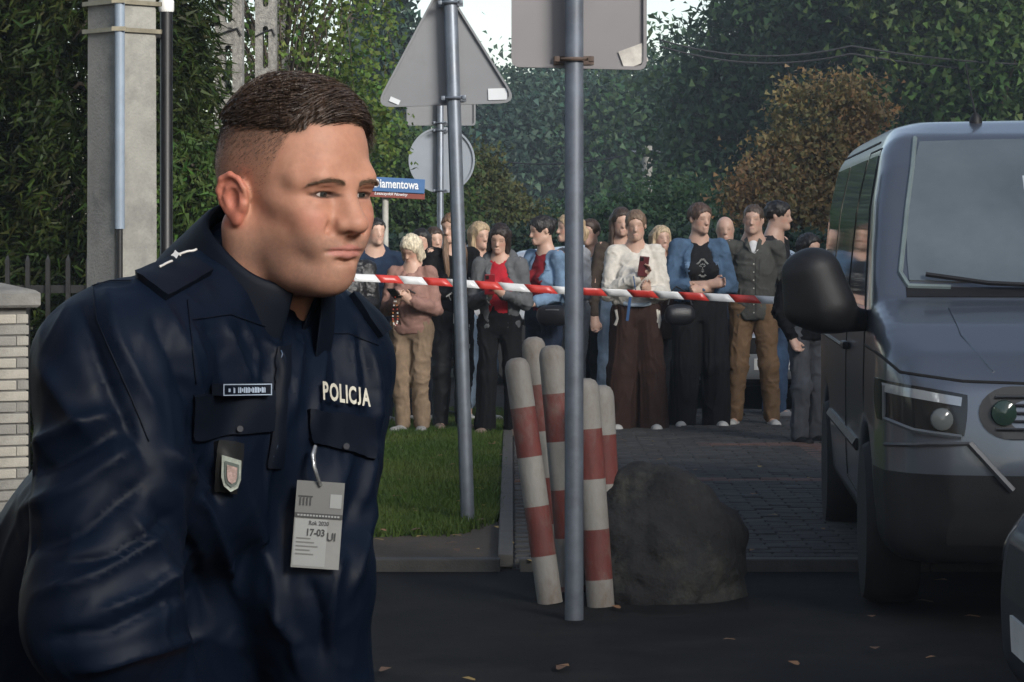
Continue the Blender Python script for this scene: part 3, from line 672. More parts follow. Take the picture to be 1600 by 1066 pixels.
# round sign with a small plate above it
d = dground(637)
root = empty('round_sign', (xat(688, d), d, 0)); tag(root, 'round road sign with a small plate above it, seen from behind, in the crowd', 'road sign'); px2 = d/FPX
mb = MB(); mb.lathe([(.03, -.05), (.03, zat(128, d)), (.024, zat(126, d))], 16); mb.build('post', zinc, root, True)
rr_ = 52*px2; cz = zat(250, d); mb = MB()
signplate('round_plate', [(2*px2+rr_*math.cos(k*math.pi/24), cz+rr_*math.sin(k*math.pi/24)) for k in range(48)], root, .065, pm('sign_back_blue', (.26, .29, .33), .5, metal=.2, var=.06, scale=5, rvar=.08))
signplate('small_plate', rounded([(-53*px2, zat(196, d)), (55*px2, zat(196, d)), (55*px2, zat(140, d)), (-53*px2, zat(140, d))], .03), root, .065, zincd)
for yy in (192, 204, 298): mb = MB(); clampset(mb, zat(yy, d), .03, .13, .05); mb.build('clamp', zinc, root, True)
# near square sign
d = 11.2
root = empty('square_sign', (xat(897, d), d, 0)); tag(root, 'square road sign seen from behind at the top, on the nearest grey post', 'road sign'); px2 = d/FPX
mb = MB(); mb.lathe([(.037, -.02), (.037, zat(-60, d)), (.03, zat(-64, d))], 18); mb.build('post', pm('galvanised_dull', (.10, .115, .14), .55, metal=.3, var=.25, scale=14, rvar=.12, grime=((.07, .075, .085), 5, .5, .7)), root, True)
sp = signplate('sign_plate', rounded([(-98*px2, zat(103, d)), (115*px2, zat(108, d)), (115*px2, zat(-120, d)), (-98*px2, zat(-120, d))], .035), root, .09, pm('sign_back_warm', (.21, .2, .205), .6, metal=.1, var=.08, scale=3))
mb = MB(); clampset(mb, zat(93, d), .037, .16, .07); mb.build('clamp', pm('rusty_clamp', (.10, .07, .055), .8, var=.4, scale=30), root, True)
mb = MB(); mb.box((94*px2, .084, zat(86, d)), (.1, .002, .075), Matrix.Rotation(R(-20), 3, 'Y')); mb.build('sticker', pm('sticker_dirty', (.55, .52, .47), .6, var=.3, scale=14), sp)
# street name sign
d = 23.3
root = empty('street_name_sign', (xat(602, d), d, 0)); tag(root, 'blue street name sign reading Diamentowa with a red strip below', 'sign'); px2 = d/FPX
mb = MB(); mb.lathe([(.026, -.05), (.026, zat(280, d))], 14); mb.build('post', pm('post_pale', (.42, .41, .37), .6, var=.25, scale=8), root, True)
Mr = Matrix.Rotation(R(3), 3, 'Y')
mb = MB(); mb.box(((612-602)*px2, -.05, zat(290, d)), (104*px2, .02, 24*px2), Mr, bev=.003); bp = mb.build('blue_panel', pm('sign_blue', (.06, .15, .33), .45, var=.06), root)
mb = MB(); mb.box(((612-602)*px2, -.05, zat(304.5, d)), (104*px2, .02, 10*px2), Mr, bev=.003); rp = mb.build('red_panel', pm('sign_red', (.22, .055, .04), .5, var=.1), root)
whl = pm('sign_white', (.78, .8, .82), .5, var=.03)
def lettering(t, cx, cz, w, h, par, bold, shear=0):
    V, Fc = textverts(t, 1, bold, shear); V = V/np.array([np.ptp(V[:, 0]), np.ptp(V[:, 1]), 1])
    a = R(3); P = [(cx+v[0]*w*math.cos(a)+0, -.0635, cz+v[1]*h-v[0]*w*math.sin(a)) for v in V]; meshobj('lettering', P, Fc, whl, par, smooth=False)
lettering('Diamentowa', (619-602)*px2, zat(288.5, d), 70*px2, 14*px2, bp, .02)
lettering('Leszczydół Nowiny', (611-602)*px2, zat(303.5, d), 52*px2, 6*px2, rp, .012, .3)
mb = MB(); mb.box((0, -.012, zat(290, d)), (.09, .03, .03)); mb.build('bracket', zinc, root)
# far utility pole and wires
d = 70
root = empty('far_pole', (xat(1011, d), d, 0)); tag(root, 'pale concrete utility pole far behind the woman in white', 'pole')
mb = MB(); mb.tube([(0, 0, 0), (0, 0, zat(228, d))], [.16, .13], 10); mb.build('shaft', conc, root, True)
mb = MB(); mb.box((0, -.1, zat(238, d)), (.9, .08, .08)); mb.build('crossarm', zinc, root)
def wire(label, pts, r_=.012):
    V = []; 
    for (a, b) in zip(pts, pts[1:]):
        for k in range(16):
            t = k/16; p = Vector(a).lerp(Vector(b), t); p.z -= .25*4*t*(1-t); V.append(p)
    V.append(Vector(pts[-1])); mb = MB(); mb.tube(V, r_, 5); o = mb.build('overhead_wire', _mats['cable_black'], None, True); tag(o, label, 'wire', 'overhead wires')
wire('overhead wire crossing high in front of the right trees, upper one', [at(1030, 62, 54), at(1330, 72, 54), at(1900, 90, 54)], .018)
wire('overhead wire crossing in front of the right trees, lower one', [at(1030, 72, 54.5), at(1330, 84, 54.5), at(1900, 104, 54.5)], .018)
wire('overhead wire running to the far utility pole', [at(735, 245, 69.8), at(1006, 236, 69.8), at(1300, 225, 69.8)], .022)
# ------------------------------------------------------------------ unseen building added right of the frame to shade the street
HX, HH = 10.2, 7.75
root = empty('added_shade_house', (HX, 6, 0)); tag(root, 'long grey plastered building added outside the picture to shade the street', 'added_shade_house')
mb = MB(); mb.box((3, 0, HH/2), (6, 58, HH)); mb.build('wall', pm('plaster_grey', (.22, .21, .2), .95, var=.15, scale=2, bump=.3, bscale=60), root)
mb = MB(); mb.prism([(-.35, HH), (6.35, HH), (6.35, HH+.12), (-.35, HH+.12)], 58.6, None); mb.build('roof', pm('roof_dark', (.06, .045, .04), .8), root)
gl = pm('house_glass', (.02, .025, .03), .05, rvar=.02)
for i in range(9):
    for zz in (1.5, 4.3):
        w_ = MB(); w_.box((-.02, -20+i*5, zz), (.06, 1.3, 1.4)); w = w_.build('window', pm('frame_white', (.6, .6, .58), .5), root)
        for q in (-1, 1): w_ = MB(); w_.box((-.055, -20+i*5+q*.31, zz), (.02, .56, 1.24)); w_.build('pane', gl, w)

root = empty('added_shade_house', (-8.6, -3, 0)); tag(root, 'brown plastered building added outside the picture to block light from the left', 'added_shade_house')  # unseen building added to hold sky light off the officer's near side
mb = MB(); mb.box((0, 0, 3.0), (6, 23, 6.0)); mb.build('wall', pm('plaster_brown', (.14, .12, .10), .95, var=.15, scale=2, bump=.3, bscale=60), root)
mb = MB(); mb.prism([(-3.4, 6.0), (3.4, 6.0), (0, 8.0)], 23.6); mb.build('roof', _mats['roof_dark'], root)
for i in range(5):
    for zz in (1.5, 4.5):
        w_ = MB(); w_.box((3.02, -9+i*4.5, zz), (.06, 1.3, 1.4)); w = w_.build('window', _mats['frame_white'], root)
        for q in (-1, 1): w_ = MB(); w_.box((3.06, -9+i*4.5+q*.31, zz), (.02, .56, 1.24)); w_.build('pane', gl, w)
# ================================================================== vehicles
def polysd(px, py, poly):
    "signed distance of 2-D grid points to a polygon"
    P = np.array(poly, float); n = len(P); X, Y = np.meshgrid(px, py, indexing='ij'); d = np.full(X.shape, 1e9); s = np.ones(X.shape)
    for i in range(n):
        a = P[i]; b = P[i-1]; ex, ey = b-a; wx, wy = X-a[0], Y-a[1]
        t = np.clip((wx*ex+wy*ey)/(ex*ex+ey*ey+1e-12), 0, 1); d = np.minimum(d, (wx-ex*t)**2+(wy-ey*t)**2)
        c1 = Y >= a[1]; c2 = Y < b[1]; c3 = ex*wy > ey*wx; flip = (c1 & c2 & c3) | (~c1 & ~c2 & ~c3); s = np.where(flip, -s, s)
    return (s*np.sqrt(d)).astype(np.float32)
def smax(a, b, k):
    h = np.clip(.5-.5*(a-b)/k, 0, 1); return a+(b-a)*h+k*h*(1-h)
def hull(side, plan, front, h, k=(.09, .12)):
    "body from its side outline (y,z), half plan (x,y) and half front outline (x,z)"
    xs = [p[0] for p in plan]; ys = [p[0] for p in side]; zs = [p[1] for p in side]; w = max(xs)+.08
    f = Fld((-w, min(ys)-.08, min(zs)-.06), (w, max(ys)+.08, max(zs)+.08), h)
    mir = lambda q: q+[(-x, y) for x, y in q[::-1]]
    A = polysd(f.ax[1], f.ax[2], side)[None]; B = polysd(f.ax[0], f.ax[1], mir(plan))[:, :, None]; C = polysd(f.ax[0], f.ax[2], mir(front))[:, None, :]
    f.v = smax(smax(np.broadcast_to(A, tuple(f.n)), np.broadcast_to(C, tuple(f.n)), k[0]), np.broadcast_to(B, tuple(f.n)), k[1]).astype(np.float32)
    return f
rubber = pm('tyre_rubber', (.012, .012, .012), .8, var=.2, scale=30, bump=.3); rimm = pm('rim_alloy', (.3, .31, .32), .35, metal=.8)
def wheel(parent, c, r=.33, w=.21, sgn=-1):
    M = Matrix.Rotation(R(90), 3, 'Y'); mb = MB(); mb.lathe([(r*.62, -w/2), (r*.93, -w/2), (r, -w*.32), (r, w*.32), (r*.93, w/2), (r*.62, w/2)], 28, c, M); wh = mb.build('wheel', rubber, parent, True)
    mb = MB(); mb.lathe([(r*.64, -w*.44), (r*.6, -w*.3), (r*.2, -w*.36), (r*.16, -w*.46), (.001, -w*.46)] if sgn < 0 else [(.001, w*.46), (r*.16, w*.46), (r*.2, w*.36), (r*.6, w*.3), (r*.64, w*.44)], 20, c, M)
    for k in range(5):
        a = k*2*math.pi/5; cc = Vector(c)+Vector((sgn*w*.38, math.cos(a)*r*.38, math.sin(a)*r*.38)); mb.box(cc, (.03, .07, r*.46), Matrix.Rotation(a-math.pi/2, 3, 'X') if False else Matrix.Rotation(math.pi/2-a, 3, 'X').inverted())
    mb.build('rim', rimm, wh, True)
class Skin:
    "helper that lays panels onto a hull"
    def __init__(s, V, Q, parent): s.b = BVHTree.FromPolygons(V.tolist(), Q.tolist()); s.p = parent
    def hit(s, o, d):
        h = s.b.ray_cast(Vector(o), Vector(d)); return h[0], h[1]
    def pts(s, uv, ax, lift):
        out = []
        for u, v in uv:
            o, d = {'f': ((u, -3, v), (0, 1, 0)), 'l': ((-3, u, v), (1, 0, 0)), 'r': ((3, u, v), (-1, 0, 0)), 'b': ((u, 9, v), (0, -1, 0)), 't': ((u, v, 5), (0, 0, -1))}[ax]
            h, n = s.hit(o, d)
            if h is None: out.append(out[-1] if out else Vector((0, 0, 0)))
            else: out.append(h+n*lift)
        return out
    def panel(s, name, quad, ax, mat, lift=.004, nx=14, ny=10, parent=None, rnd=0.):
        q = [np.array(c, float) for c in quad]; uv = []
        for j in range(ny+1):
            for i in range(nx+1):
                u, v = i/nx, j/ny
                if rnd:
                    a, b = 2*u-1, 2*v-1; u2 = a*math.sqrt(max(0, 1-rnd*b*b/2)); v2 = b*math.sqrt(max(0, 1-rnd*a*a/2)); u, v = (u2+1)/2, (v2+1)/2
                p = (q[0]*(1-u)+q[1]*u)*(1-v)+(q[3]*(1-u)+q[2]*u)*v; uv.append(p)
        T = s.pts(uv, ax, lift); B_ = s.pts(uv, ax, -.012); w = nx+1; n = len(T)
        Fc = [(j*w+i, j*w+i+1, (j+1)*w+i+1, (j+1)*w+i) for j in range(ny) for i in range(nx)]
        ring = list(range(w))+[j*w+nx for j in range(1, ny+1)]+[ny*w+i for i in range(nx-1, -1, -1)]+[j*w for j in range(ny-1, 0, -1)]
        Fc += [(b, a, a+n, b+n) for a, b in zip(ring, ring[1:]+ring[:1])]
        if ax in ('l', 'b'): pass
        o = meshobj(name, T+B_, Fc, mat, parent or s.p); bm = bmesh.new(); bm.from_mesh(o.data); bmesh.ops.recalc_face_normals(bm, faces=bm.faces[:]); bm.to_mesh(o.data); bm.free(); o.data.set_sharp_from_angle(angle=R(45)); return o
    def line(s, name, uv, ax, r_, mat, lift=0., parent=None, n=8):
        pts = []
        for a, b in zip(uv, uv[1:]):
            for t in np.linspace(0, 1, n)[:-1]: pts.append((a[0]*(1-t)+b[0]*t, a[1]*(1-t)+b[1]*t))
        pts.append(uv[-1]); mb = MB(); mb.tube(s.pts(pts, ax, lift), r_, 6); return mb.build(name, mat, parent or s.p, True)
glass = pm('car_glass', (.012, .017, .018), .04, var=.1, scale=2, rvar=.02, ior=1.9, spec=.6)
dark_pl = pm('black_plastic', (.010, .010, .011), .5, var=.25, scale=20, bump=.15, bscale=300, spec=.35); gap = pm('panel_gap', (.004, .004, .004), .8)
chrome = pm('chrome', (.55, .57, .6), .18, metal=1., var=.05)
def van():
    root = empty('van', (2.335, 10.72, 0), R(-3.4)); tag(root, 'dark grey blue van facing the camera at the right, black mirror sticking out', 'van')
    side = [(.14, .24), (.03, .36), (0, .5), (.0, .64), (.03, .78), (.085, .94), (.2, 1.055), (.45, 1.16), (.78, 1.25), (1.06, 1.54), (1.3, 1.75), (1.52, 1.88), (1.8, 1.945), (2.3, 1.975), (4.2, 1.975), (4.75, 1.94), (4.93, 1.8), (4.98, 1.2), (5, .6), (4.95, .26)]
    plan = [(0, -.0), (.45, .015), (.68, .06), (.82, .15), (.91, .3), (.95, .55), (.965, 1.0), (.965, 4.6), (.94, 4.9), (.8, 5.02), (0, 5.03)]
    front = [(0, .2), (.86, .22), (.94, .34), (.965, .55), (.965, .95), (.95, 1.15), (.885, 1.6), (.83, 1.82), (.76, 1.92), (.62, 1.97), (0, 1.995)]
    tall = lambda z: z+max(0, z-1.2)*.10
    side = [(y, tall(z)) for y, z in side]; front = [(x, tall(z)) for x, z in front]
    f = hull(side, plan, front, .024, (.07, .1))
    for y in (.97, 4.05): 
        for s in (-1, 1): f.cone((s*1.2, y, .34), (s*.66, y, .34), .39, .39, .015, 'c')
    f.cone((-.62, .3, .33), (.62, .3, .33), .0, .0, .0) if False else None
    V, Q = f.mesh(); V = relax(V, Q, 3, .5)
    c = V[Q].mean(1); blackz = (c[:, 2] < .60-.0*c[:, 1]) & (c[:, 1] < .55) | (c[:, 2] < .36)
    paint = pm('van_paint', (.11, .126, .155), .32, metal=.55, var=.05, scale=300, coat=.6, rvar=.04, grime=((.13, .138, .15), 1.5, .5, .85))
    meshobj('bodywork', V, Q, [paint, dark_pl], root, midx=blackz.astype(int))
    sk = Skin(V, Q, root)
    # windscreen with seal and wipers
    ws = sk.panel('windscreen', [(-.80, 1.315), (.80, 1.315), (.70, 1.925), (-.70, 1.925)], 'f', pm('screen_glass_reflect', (.10, .12, .125), .05, var=.35, scale=1.3, rvar=.02, ior=2.1, spec=.6), .006, 26, 14, rnd=.16)  # sky reflection is put into the pane's pale base colour
    seal = pm('seal_grey', (.16, .2, .2), .4, var=.2)  # bright edge reflection is put into the seal's pale grey
    sk.line('screen_seal', [(-.69, 1.93), (-.755, 1.62), (-.80, 1.36), (-.77, 1.305), (-.6, 1.30)], 'f', .011, seal, .004)
    sk.panel('scuttle', [(-.78, 1.262), (.78, 1.262), (.78, 1.30), (-.78, 1.30)], 'f', dark_pl, .004, 26, 2)
    sk.line('wiper', [(-.12, 1.285), (-.45, 1.30), (-.70, 1.335)], 'f', .011, dark_pl, .03); sk.line('wiper', [(.62, 1.285), (.3, 1.30), (.02, 1.33)], 'f', .011, dark_pl, .03)
    st = sk.panel('windscreen_sticker', [(-.26, 1.70), (-.12, 1.70), (-.12, 1.76), (-.26, 1.76)], 'f', pm('paper_sticker', (.5, .53, .56), .5), .008, 4, 3, ws)
    # bonnet edges
    sk.line('bonnet_gap', [(-.935, 1.06), (-.85, .985), (-.62, .955), (-.3, .945), (.3, .945), (.62, .955), (.85, .985)], 'f', .007, gap, -.001)
    sk.line('bonnet_crease', [(-.62, 1.22), (-.6, 1.12), (-.5, .99)], 'f', .006, paint, .0); sk.line('bonnet_crease', [(.62, 1.22), (.6, 1.12), (.5, .99)], 'f', .006, paint, .0)
    # headlights
    for s in (-1, 1):
        hl = sk.panel('headlight', [(s*.615, .745), (s*.925, .79), (s*.93, .955), (s*.60, .905)], 'f', pm('lamp_black', (.012, .013, .014), .15, rvar=.04), .005, 12, 8, rnd=.12)
        sk.panel('lamp_lens', [(s*.63, .86), (s*.90, .905), (s*.905, .94), (s*.625, .893)], 'f', pm('lamp_clear', (.32, .35, .38), .12, metal=.3, rvar=.04), .011, 10, 3, hl)
        pz = sk.pts([(s*.70, .81)], 'f', .006)[0]; mb = MB(); mb.lathe([(.045, 0), (.042, .012), (.03, .02), (.001, .023)], 16, pz, Matrix.Rotation(R(90), 3, 'X')); mb.build('projector_lens', pm('lens_glass', (.12, .13, .13), .06, rvar=.02), hl, True)
        sk.line('lamp_rim', [(s*.90, .93), (s*.90, .80), (s*.80, .765), (s*.63, .745)], 'f', .010, pm('rim_grey', (.10, .11, .12), .35), .006, hl)
        # bumper trim and fog lamp
        sk.line('bumper_trim', [(s*.60, .72), (s*.54, .655), (s*.44, .545)], 'f', .015, pm('trim_silver', (.07, .075, .082), .5, metal=.3), .008); sk.line('bumper_trim', [(s*.90, .70), (s*.75, .715), (s*.60, .72)], 'f', .009, pm('trim_dark', (.06, .062, .065), .4), .004)
    # grille with rounded ends
    gp = [(-.45, .845)]; g_ = MB(); UV = []
    for k in range(13): a = math.pi/2+math.pi*k/12; UV.append((-.44+.125*math.cos(a), .835+.1*math.sin(a)))
    for k in range(13): a = -math.pi/2+math.pi*k/12; UV.append((.44+.125*math.cos(a), .835+.1*math.sin(a)))
    T = sk.pts(UV, 'f', .006); B_ = sk.pts(UV, 'f', -.03); ctr = sk.pts([(x, .835) for x in np.linspace(-.5, .5, 11)], 'f', .006)
    n = len(T); Vg = T+B_; Fg = [tuple(range(n))]+[(i, (i+1) % n, n+(i+1) % n, n+i) for i in range(n)]
    gr = meshobj('grille', Vg, Fg, pm('grille_black', (.006, .006, .006), .4), root, smooth=False)
    for z in (.775, .805, .835, .865, .895): sk.line('grille_bar', [(-.5, z), (.5, z)], 'f', .006, pm('bar_dark', (.03, .031, .033), .3), .012, gr)
    em = sk.pts([(0, .835)], 'f', .02)[0]; mb = MB(); mb.prism([(0, -.075), (.055, 0), (0, .075), (-.055, 0), (0, -.075), (0, -.05), (-.036, 0), (0, .05), (.036, 0), (0, -.05)], .012, None, em); mb.build('emblem', chrome, gr)
    lz = sk.pts([(-.47, .835)], 'f', .012)[0]; mb = MB(); mb.lathe([(.05, 0), (.047, .012), (.03, .02), (.001, .024)], 18, lz, Matrix.Rotation(R(90), 3, 'X')); mb.build('sensor_lens', pm('lens_green', (.03, .055, .045), .08, rvar=.02), gr, True)
    lp = sk.panel('number_plate', [(-.26, .50), (.26, .50), (.26, .61), (-.26, .61)], 'f', pm('plate_white', (.7, .7, .68), .4), .012, 6, 3)
    sk.panel('lower_intake', [(-.7, .33), (.7, .33), (.66, .46), (-.66, .46)], 'f', gap, .002, 16, 4, rnd=.1)
    # sides
    for s, ax in ((-1, 'l'), (1, 'r')):
        sk.panel('door_window', [(1.1, 1.22), (2.2, 1.22), (2.2, 1.86), (1.6, 1.86)], ax, glass, .005, 12, 8)
        sk.panel('side_window', [(2.32, 1.22), (3.55, 1.22), (3.55, 1.86), (2.32, 1.86)], ax, glass, .005, 10, 8); sk.panel('side_window', [(3.66, 1.22), (4.75, 1.22), (4.7, 1.86), (3.66, 1.86)], ax, glass, .005, 10, 8)
        sk.line('door_gap', [(1.02, .5), (1.0, 1.0), (1.06, 1.2), (1.57, 1.89), (2.25, 1.89), (2.26, 1.2), (2.26, .42), (1.35, .40)], ax, .006, gap, -.001)
        sk.line('slide_rail', [(2.5, 1.0), (4.8, 1.0)], ax, .010, dark_pl, .0)
        sk.line('rub_strip', [(1.4, .62), (3.6, .62)], ax, .03, dark_pl, -.006)
        hp = sk.pts([(2.08, 1.02)], ax, .02)[0]; mb = MB(); mb.box(hp, (.03, .19, .035), bev=.01); mb.build('door_handle', dark_pl, root)
        # mirror
        g = Fld((s*1.16-.26, .72, 1.02), (s*1.16+.26, 1.14, 1.52), .011); g.cone((s*1.10, .93, 1.22), (s*1.15, .93, 1.36), .115, .105, .03, side=(1, 0, 0), w=1.1); g.cone((s*1.21, .93, 1.21), (s*1.215, .93, 1.35), .065, .06, .05); g.cone((s*1.04, .95, 1.17), (s*.92, 1.02, 1.16), .055, .05, .04); g.half((0, 1.0, 0), (0, 1, 0), .01); g.half((0, .0, 1.095), (0, 0, -1), .03)
        a_, b_ = g.mesh(); mi = meshobj('wing_mirror', relax(a_, b_, 2), b_, dark_pl, root)
        mb = MB(); mb.box((s*1.15, 1.004, 1.29), (.2, .004, .2), bev=.0015); mb.build('mirror_glass', chrome, mi)
        for y in (.97, 4.05): wheel(root, (s*.84, y, .335), .335, .22, s)
    sk.line('roof_seam', [(-.80, 2.0), (-.80, 4.7)], 't', .008, gap, -.002); sk.line('roof_seam', [(.80, 2.0), (.80, 4.7)], 't', .008, gap, -.002)
    sk.panel('side_step_panel', [(-.3, .7), (.3, .7), (.3, .72), (-.3, .72)], 'f', gap, .001, 4, 1)
    b0 = sk.pts([(-.40, 1.78)], 't', 0)[0]; mb = MB(); mb.lathe([(.03, -.01), (.026, .02), (.012, .04)], 14, b0); mb.tube([b0+Vector((0, 0, .03)), b0+Vector((-.02, .09, .17)), b0+Vector((-.03, .16, .28))], [.006, .004, .003], 6); mb.build('antenna', dark_pl, root, True)
van()
def car(label, loc, rz, paintcol, h=.036, scale=1., rough=.3, coat=.6, group='cars in the street'):
    root = empty('parked_car', loc, rz); tag(root, label, 'car', group)
    side = [(.12, .2), (.02, .3), (0, .5), (.04, .66), (.2, .75), (1.15, .94), (1.75, 1.3), (2.1, 1.43), (2.7, 1.46), (3.4, 1.38), (3.95, 1.05), (4.2, .95), (4.28, .7), (4.25, .35), (4.15, .22)]
    plan = [(0, 0), (.5, .02), (.74, .12), (.85, .35), (.88, .8), (.88, 3.6), (.83, 4.05), (.65, 4.27), (0, 4.3)]
    front = [(0, .17), (.78, .2), (.86, .35), (.88, .6), (.86, .9), (.72, 1.25), (.6, 1.41), (.4, 1.46), (0, 1.48)]
    f = hull(side, plan, front, h, (.08, .1))
    for y in (.85, 3.4):
        for s in (-1, 1): f.cone((s*1.1, y, .31), (s*.6, y, .31), .355, .355, .015, 'c')
    V, Q = f.mesh(); V = relax(V, Q, 3, .5); c = V[Q].mean(1)
    pt = pm('car_paint_%d%d%d' % tuple(int(x*99) for x in paintcol), paintcol, rough, metal=.5, var=.05, scale=200, coat=coat, rvar=.04)
    meshobj('bodywork', V, Q, [pt, dark_pl], root, midx=(c[:, 2] < .28).astype(int)); sk = Skin(V, Q, root)
    sk.panel('windscreen', [(-.66, .97), (.66, .97), (.52, 1.36), (-.52, 1.36)], 'f', glass, .005, 12, 7); sk.panel('rear_window', [(-.62, 1.08), (.62, 1.08), (.52, 1.34), (-.52, 1.34)], 'b', glass, .005, 12, 6)
    for s, ax in ((-1, 'l'), (1, 'r')):
        sk.panel('side_window', [(1.45, .95), (2.35, .95), (2.35, 1.34), (1.98, 1.34)], ax, glass, .005, 8, 6); sk.panel('side_window', [(2.43, .95), (3.55, .98), (3.25, 1.31), (2.43, 1.34)], ax, glass, .005, 8, 6)
        sk.panel('headlight', [(s*.5, .58), (s*.8, .62), (s*.8, .73), (s*.5, .68)], 'f', pm('car_lamp', (.07, .075, .08), .12, rvar=.03), .006, 6, 4, rnd=.2); sk.panel('tail_light', [(s*.52, .72), (s*.8, .72), (s*.8, .88), (s*.56, .88)], 'b', pm('tail_red', (.3, .015, .012), .2), .006, 6, 4, rnd=.2)
        sk.line('door_gap', [(1.4, .4), (1.38, .9), (1.95, 1.37)], ax, .005, gap, -.001); sk.line('door_gap', [(2.4, 1.37), (2.4, .35)], ax, .005, gap, -.001)
        for y in (.85, 3.4): wheel(root, (s*.77, y, .31), .31, .2, s)
        mb = MB(); mb.box((s*.96, 1.5, .98), (.16, .1, .12), bev=.03); mb.build('wing_mirror', pt, root)
    sk.panel('grille', [(-.4, .5), (.4, .5), (.42, .64), (-.42, .64)], 'f', gap, .004, 8, 3); sk.panel('number_plate', [(-.26, .36), (.26, .36), (.26, .46), (-.26, .46)], 'f', pm('plate_white', (.7, .7, .68), .4), .008, 4, 2); sk.panel('number_plate', [(-.26, .5), (.26, .5), (.26, .6), (-.26, .6)], 'b', _mats['plate_white'], .008, 4, 2)
    return root
car('silver parked car glimpsed between the man in the grey-green shirt and the van', (xat(1225, 24.9), 24.9, -.01), R(8), (.33, .35, .37))
car('white parked car behind the woman in the cream cardigan', (xat(1312, 30.2), 30.2, -.01), R(90), (.55, .57, .6))
car('dark blue car bonnet corner at the bottom right, in front of the van', (1.35, 7.6, 0), R(-90), (.006, .009, .018), .034, rough=.6, coat=.1)
# ================================================================== striped guard posts and boulder
def post(label, px, top, d, lean, rad, seed, nst=6):
    r = random.Random(seed); root = empty('guard_post', (xat(px, d)-zat(top, d)*math.tan(lean), d, 0)); root.rotation_euler = (R(r.uniform(-3, 3)), lean, 0); tag(root, label, 'post', 'red and white guard posts')
    H = zat(top, d)/math.cos(lean); whm = pm('post_white', (.22, .212, .195), .7, var=.2, scale=9, bump=.2, bscale=60, grime=((.11, .085, .065), 4.5, .45, .66), stretch=(1, 1, .5)); rdm = pm('post_red', (.115, .026, .021), .7, var=.3, scale=9, bump=.2, bscale=60, grime=((.13, .10, .085), 5, .48, .64), stretch=(1, 1, .5))
    sh = .205; z = H; k = 0
    mb = MB(); prof = [(rad, 0), (rad, H-.045)]
    mb.cm = 0
    while z > 0:
        z0 = max(0, z-sh); mb = MB()
        if k == 0: mb.lathe([(rad, z0), (rad, H-.05), (rad*.93, H-.028), (rad*.75, H-.01), (rad*.4, H), (.001, H+.001)], 22)
        else: mb.lathe([(rad, z0), (rad, z)], 22)
        mb.build('white_band' if k % 2 == 0 else 'red_band', whm if k % 2 == 0 else rdm, root, True); z = z0; k += 1
post('striped guard post leaning left, leftmost of the cluster', 806, 560, 11.7, R(-8), .052, 1)
post('striped guard post, tallest, second from the left in the cluster', 832, 526, 12.5, R(-6), .053, 2)
post('striped guard post third from the left, just left of the near sign post', 862, 540, 12.1, R(-5), .058, 3)
post('striped guard post right beside the near sign post', 914, 592, 11.6, R(-4), .056, 4)
post('striped guard post farthest right in the cluster, above the boulder', 938, 602, 11.9, R(-3), .055, 5)
def boulder(label, loc, size, seed):
    b = Fld((-size[0]*1.3, -size[1]*1.3, -.1), (size[0]*1.3, size[1]*1.3, size[2]*1.3), .02); b.ell((0, 0, size[2]*.25), (size[0], size[1], size[2]*.75), 0); b.ell((-size[0]*.35, 0, size[2]*.45), (size[0]*.6, size[1]*.7, size[2]*.52), .1); b.ell((size[0]*.5, .05, size[2]*.2), (size[0]*.7, size[1]*.6, size[2]*.5), .08)
    V, Q = b.mesh(); N_ = vnormals(V, Q); V = V+N_*(.04*vnoise(V*4, seed)+.035*np.abs(vnoise(V*7, seed+1))+.012*np.abs(vnoise(V*20, seed+3))+.006*vnoise(V*28, seed+2))[:, None]
    o = meshobj('boulder', V, Q, pm('dark_rock', (.02, .02, .021), .9, var=.45, scale=5, bump=1., bscale=40, spec=.2, grime=((.05, .05, .042), 4, .52, .68))); o.location = loc; tag(o, label, 'boulder')
boulder('dark grey boulder on the asphalt right of the striped posts', (xat(1035, 11.9), 11.9, -.03), (.30, .24, .56), 5)
# ================================================================== the bystanders behind the tape
def rotm(yaw=0, pitch=0, tilt=0):
    "head turn: yaw to the picture's right, pitch down, tilt sideways (degrees)"
    return np.array(Matrix.Rotation(R(yaw), 3, 'Z') @ Matrix.Rotation(R(pitch), 3, 'X') @ Matrix.Rotation(R(tilt), 3, 'Y'))
SKIN = None
def cloth(name, col, rough=.85, scale=14, var=.2, bump=.25, bscale=500, spec=.25): return pm('cloth_'+name, col, rough, var=var, scale=scale, bump=bump, bscale=bscale, spec=spec)
def denim(name, col): return pm('denim_'+name, col, .9, var=.4, scale=7, bump=.3, bscale=600, spec=.2, detail=9)
def hairmat(name, col): return pm('hair_'+name, col, .45, var=.55, scale=70, stretch=(1, 1, .12), bump=.6, bscale=160, spec=.5)
ARM = {  # elbow, wrist in fractions of height for the right hand side of the picture (mirrored for the left)
    'down': ((.128, .012, .635), (.132, -.035, .49)), 'phone': ((.122, -.005, .63), (.035, -.15, .672)), 'phone_low': ((.122, -.005, .63), (.045, -.15, .635)), 'crossed': ((.130, -.02, .63), (-.03, -.115, .645)),
    'behind': ((.138, .045, .64), (.03, .105, .535)), 'hip': ((.135, .0, .64), (.085, -.11, .56)), 'bag': ((.13, .0, .63), (.075, -.12, .60)), 'up': ((.125, -.02, .63), (.0, -.125, .70)), 'pocket': ((.14, .03, .635), (.11, -.03, .51))}
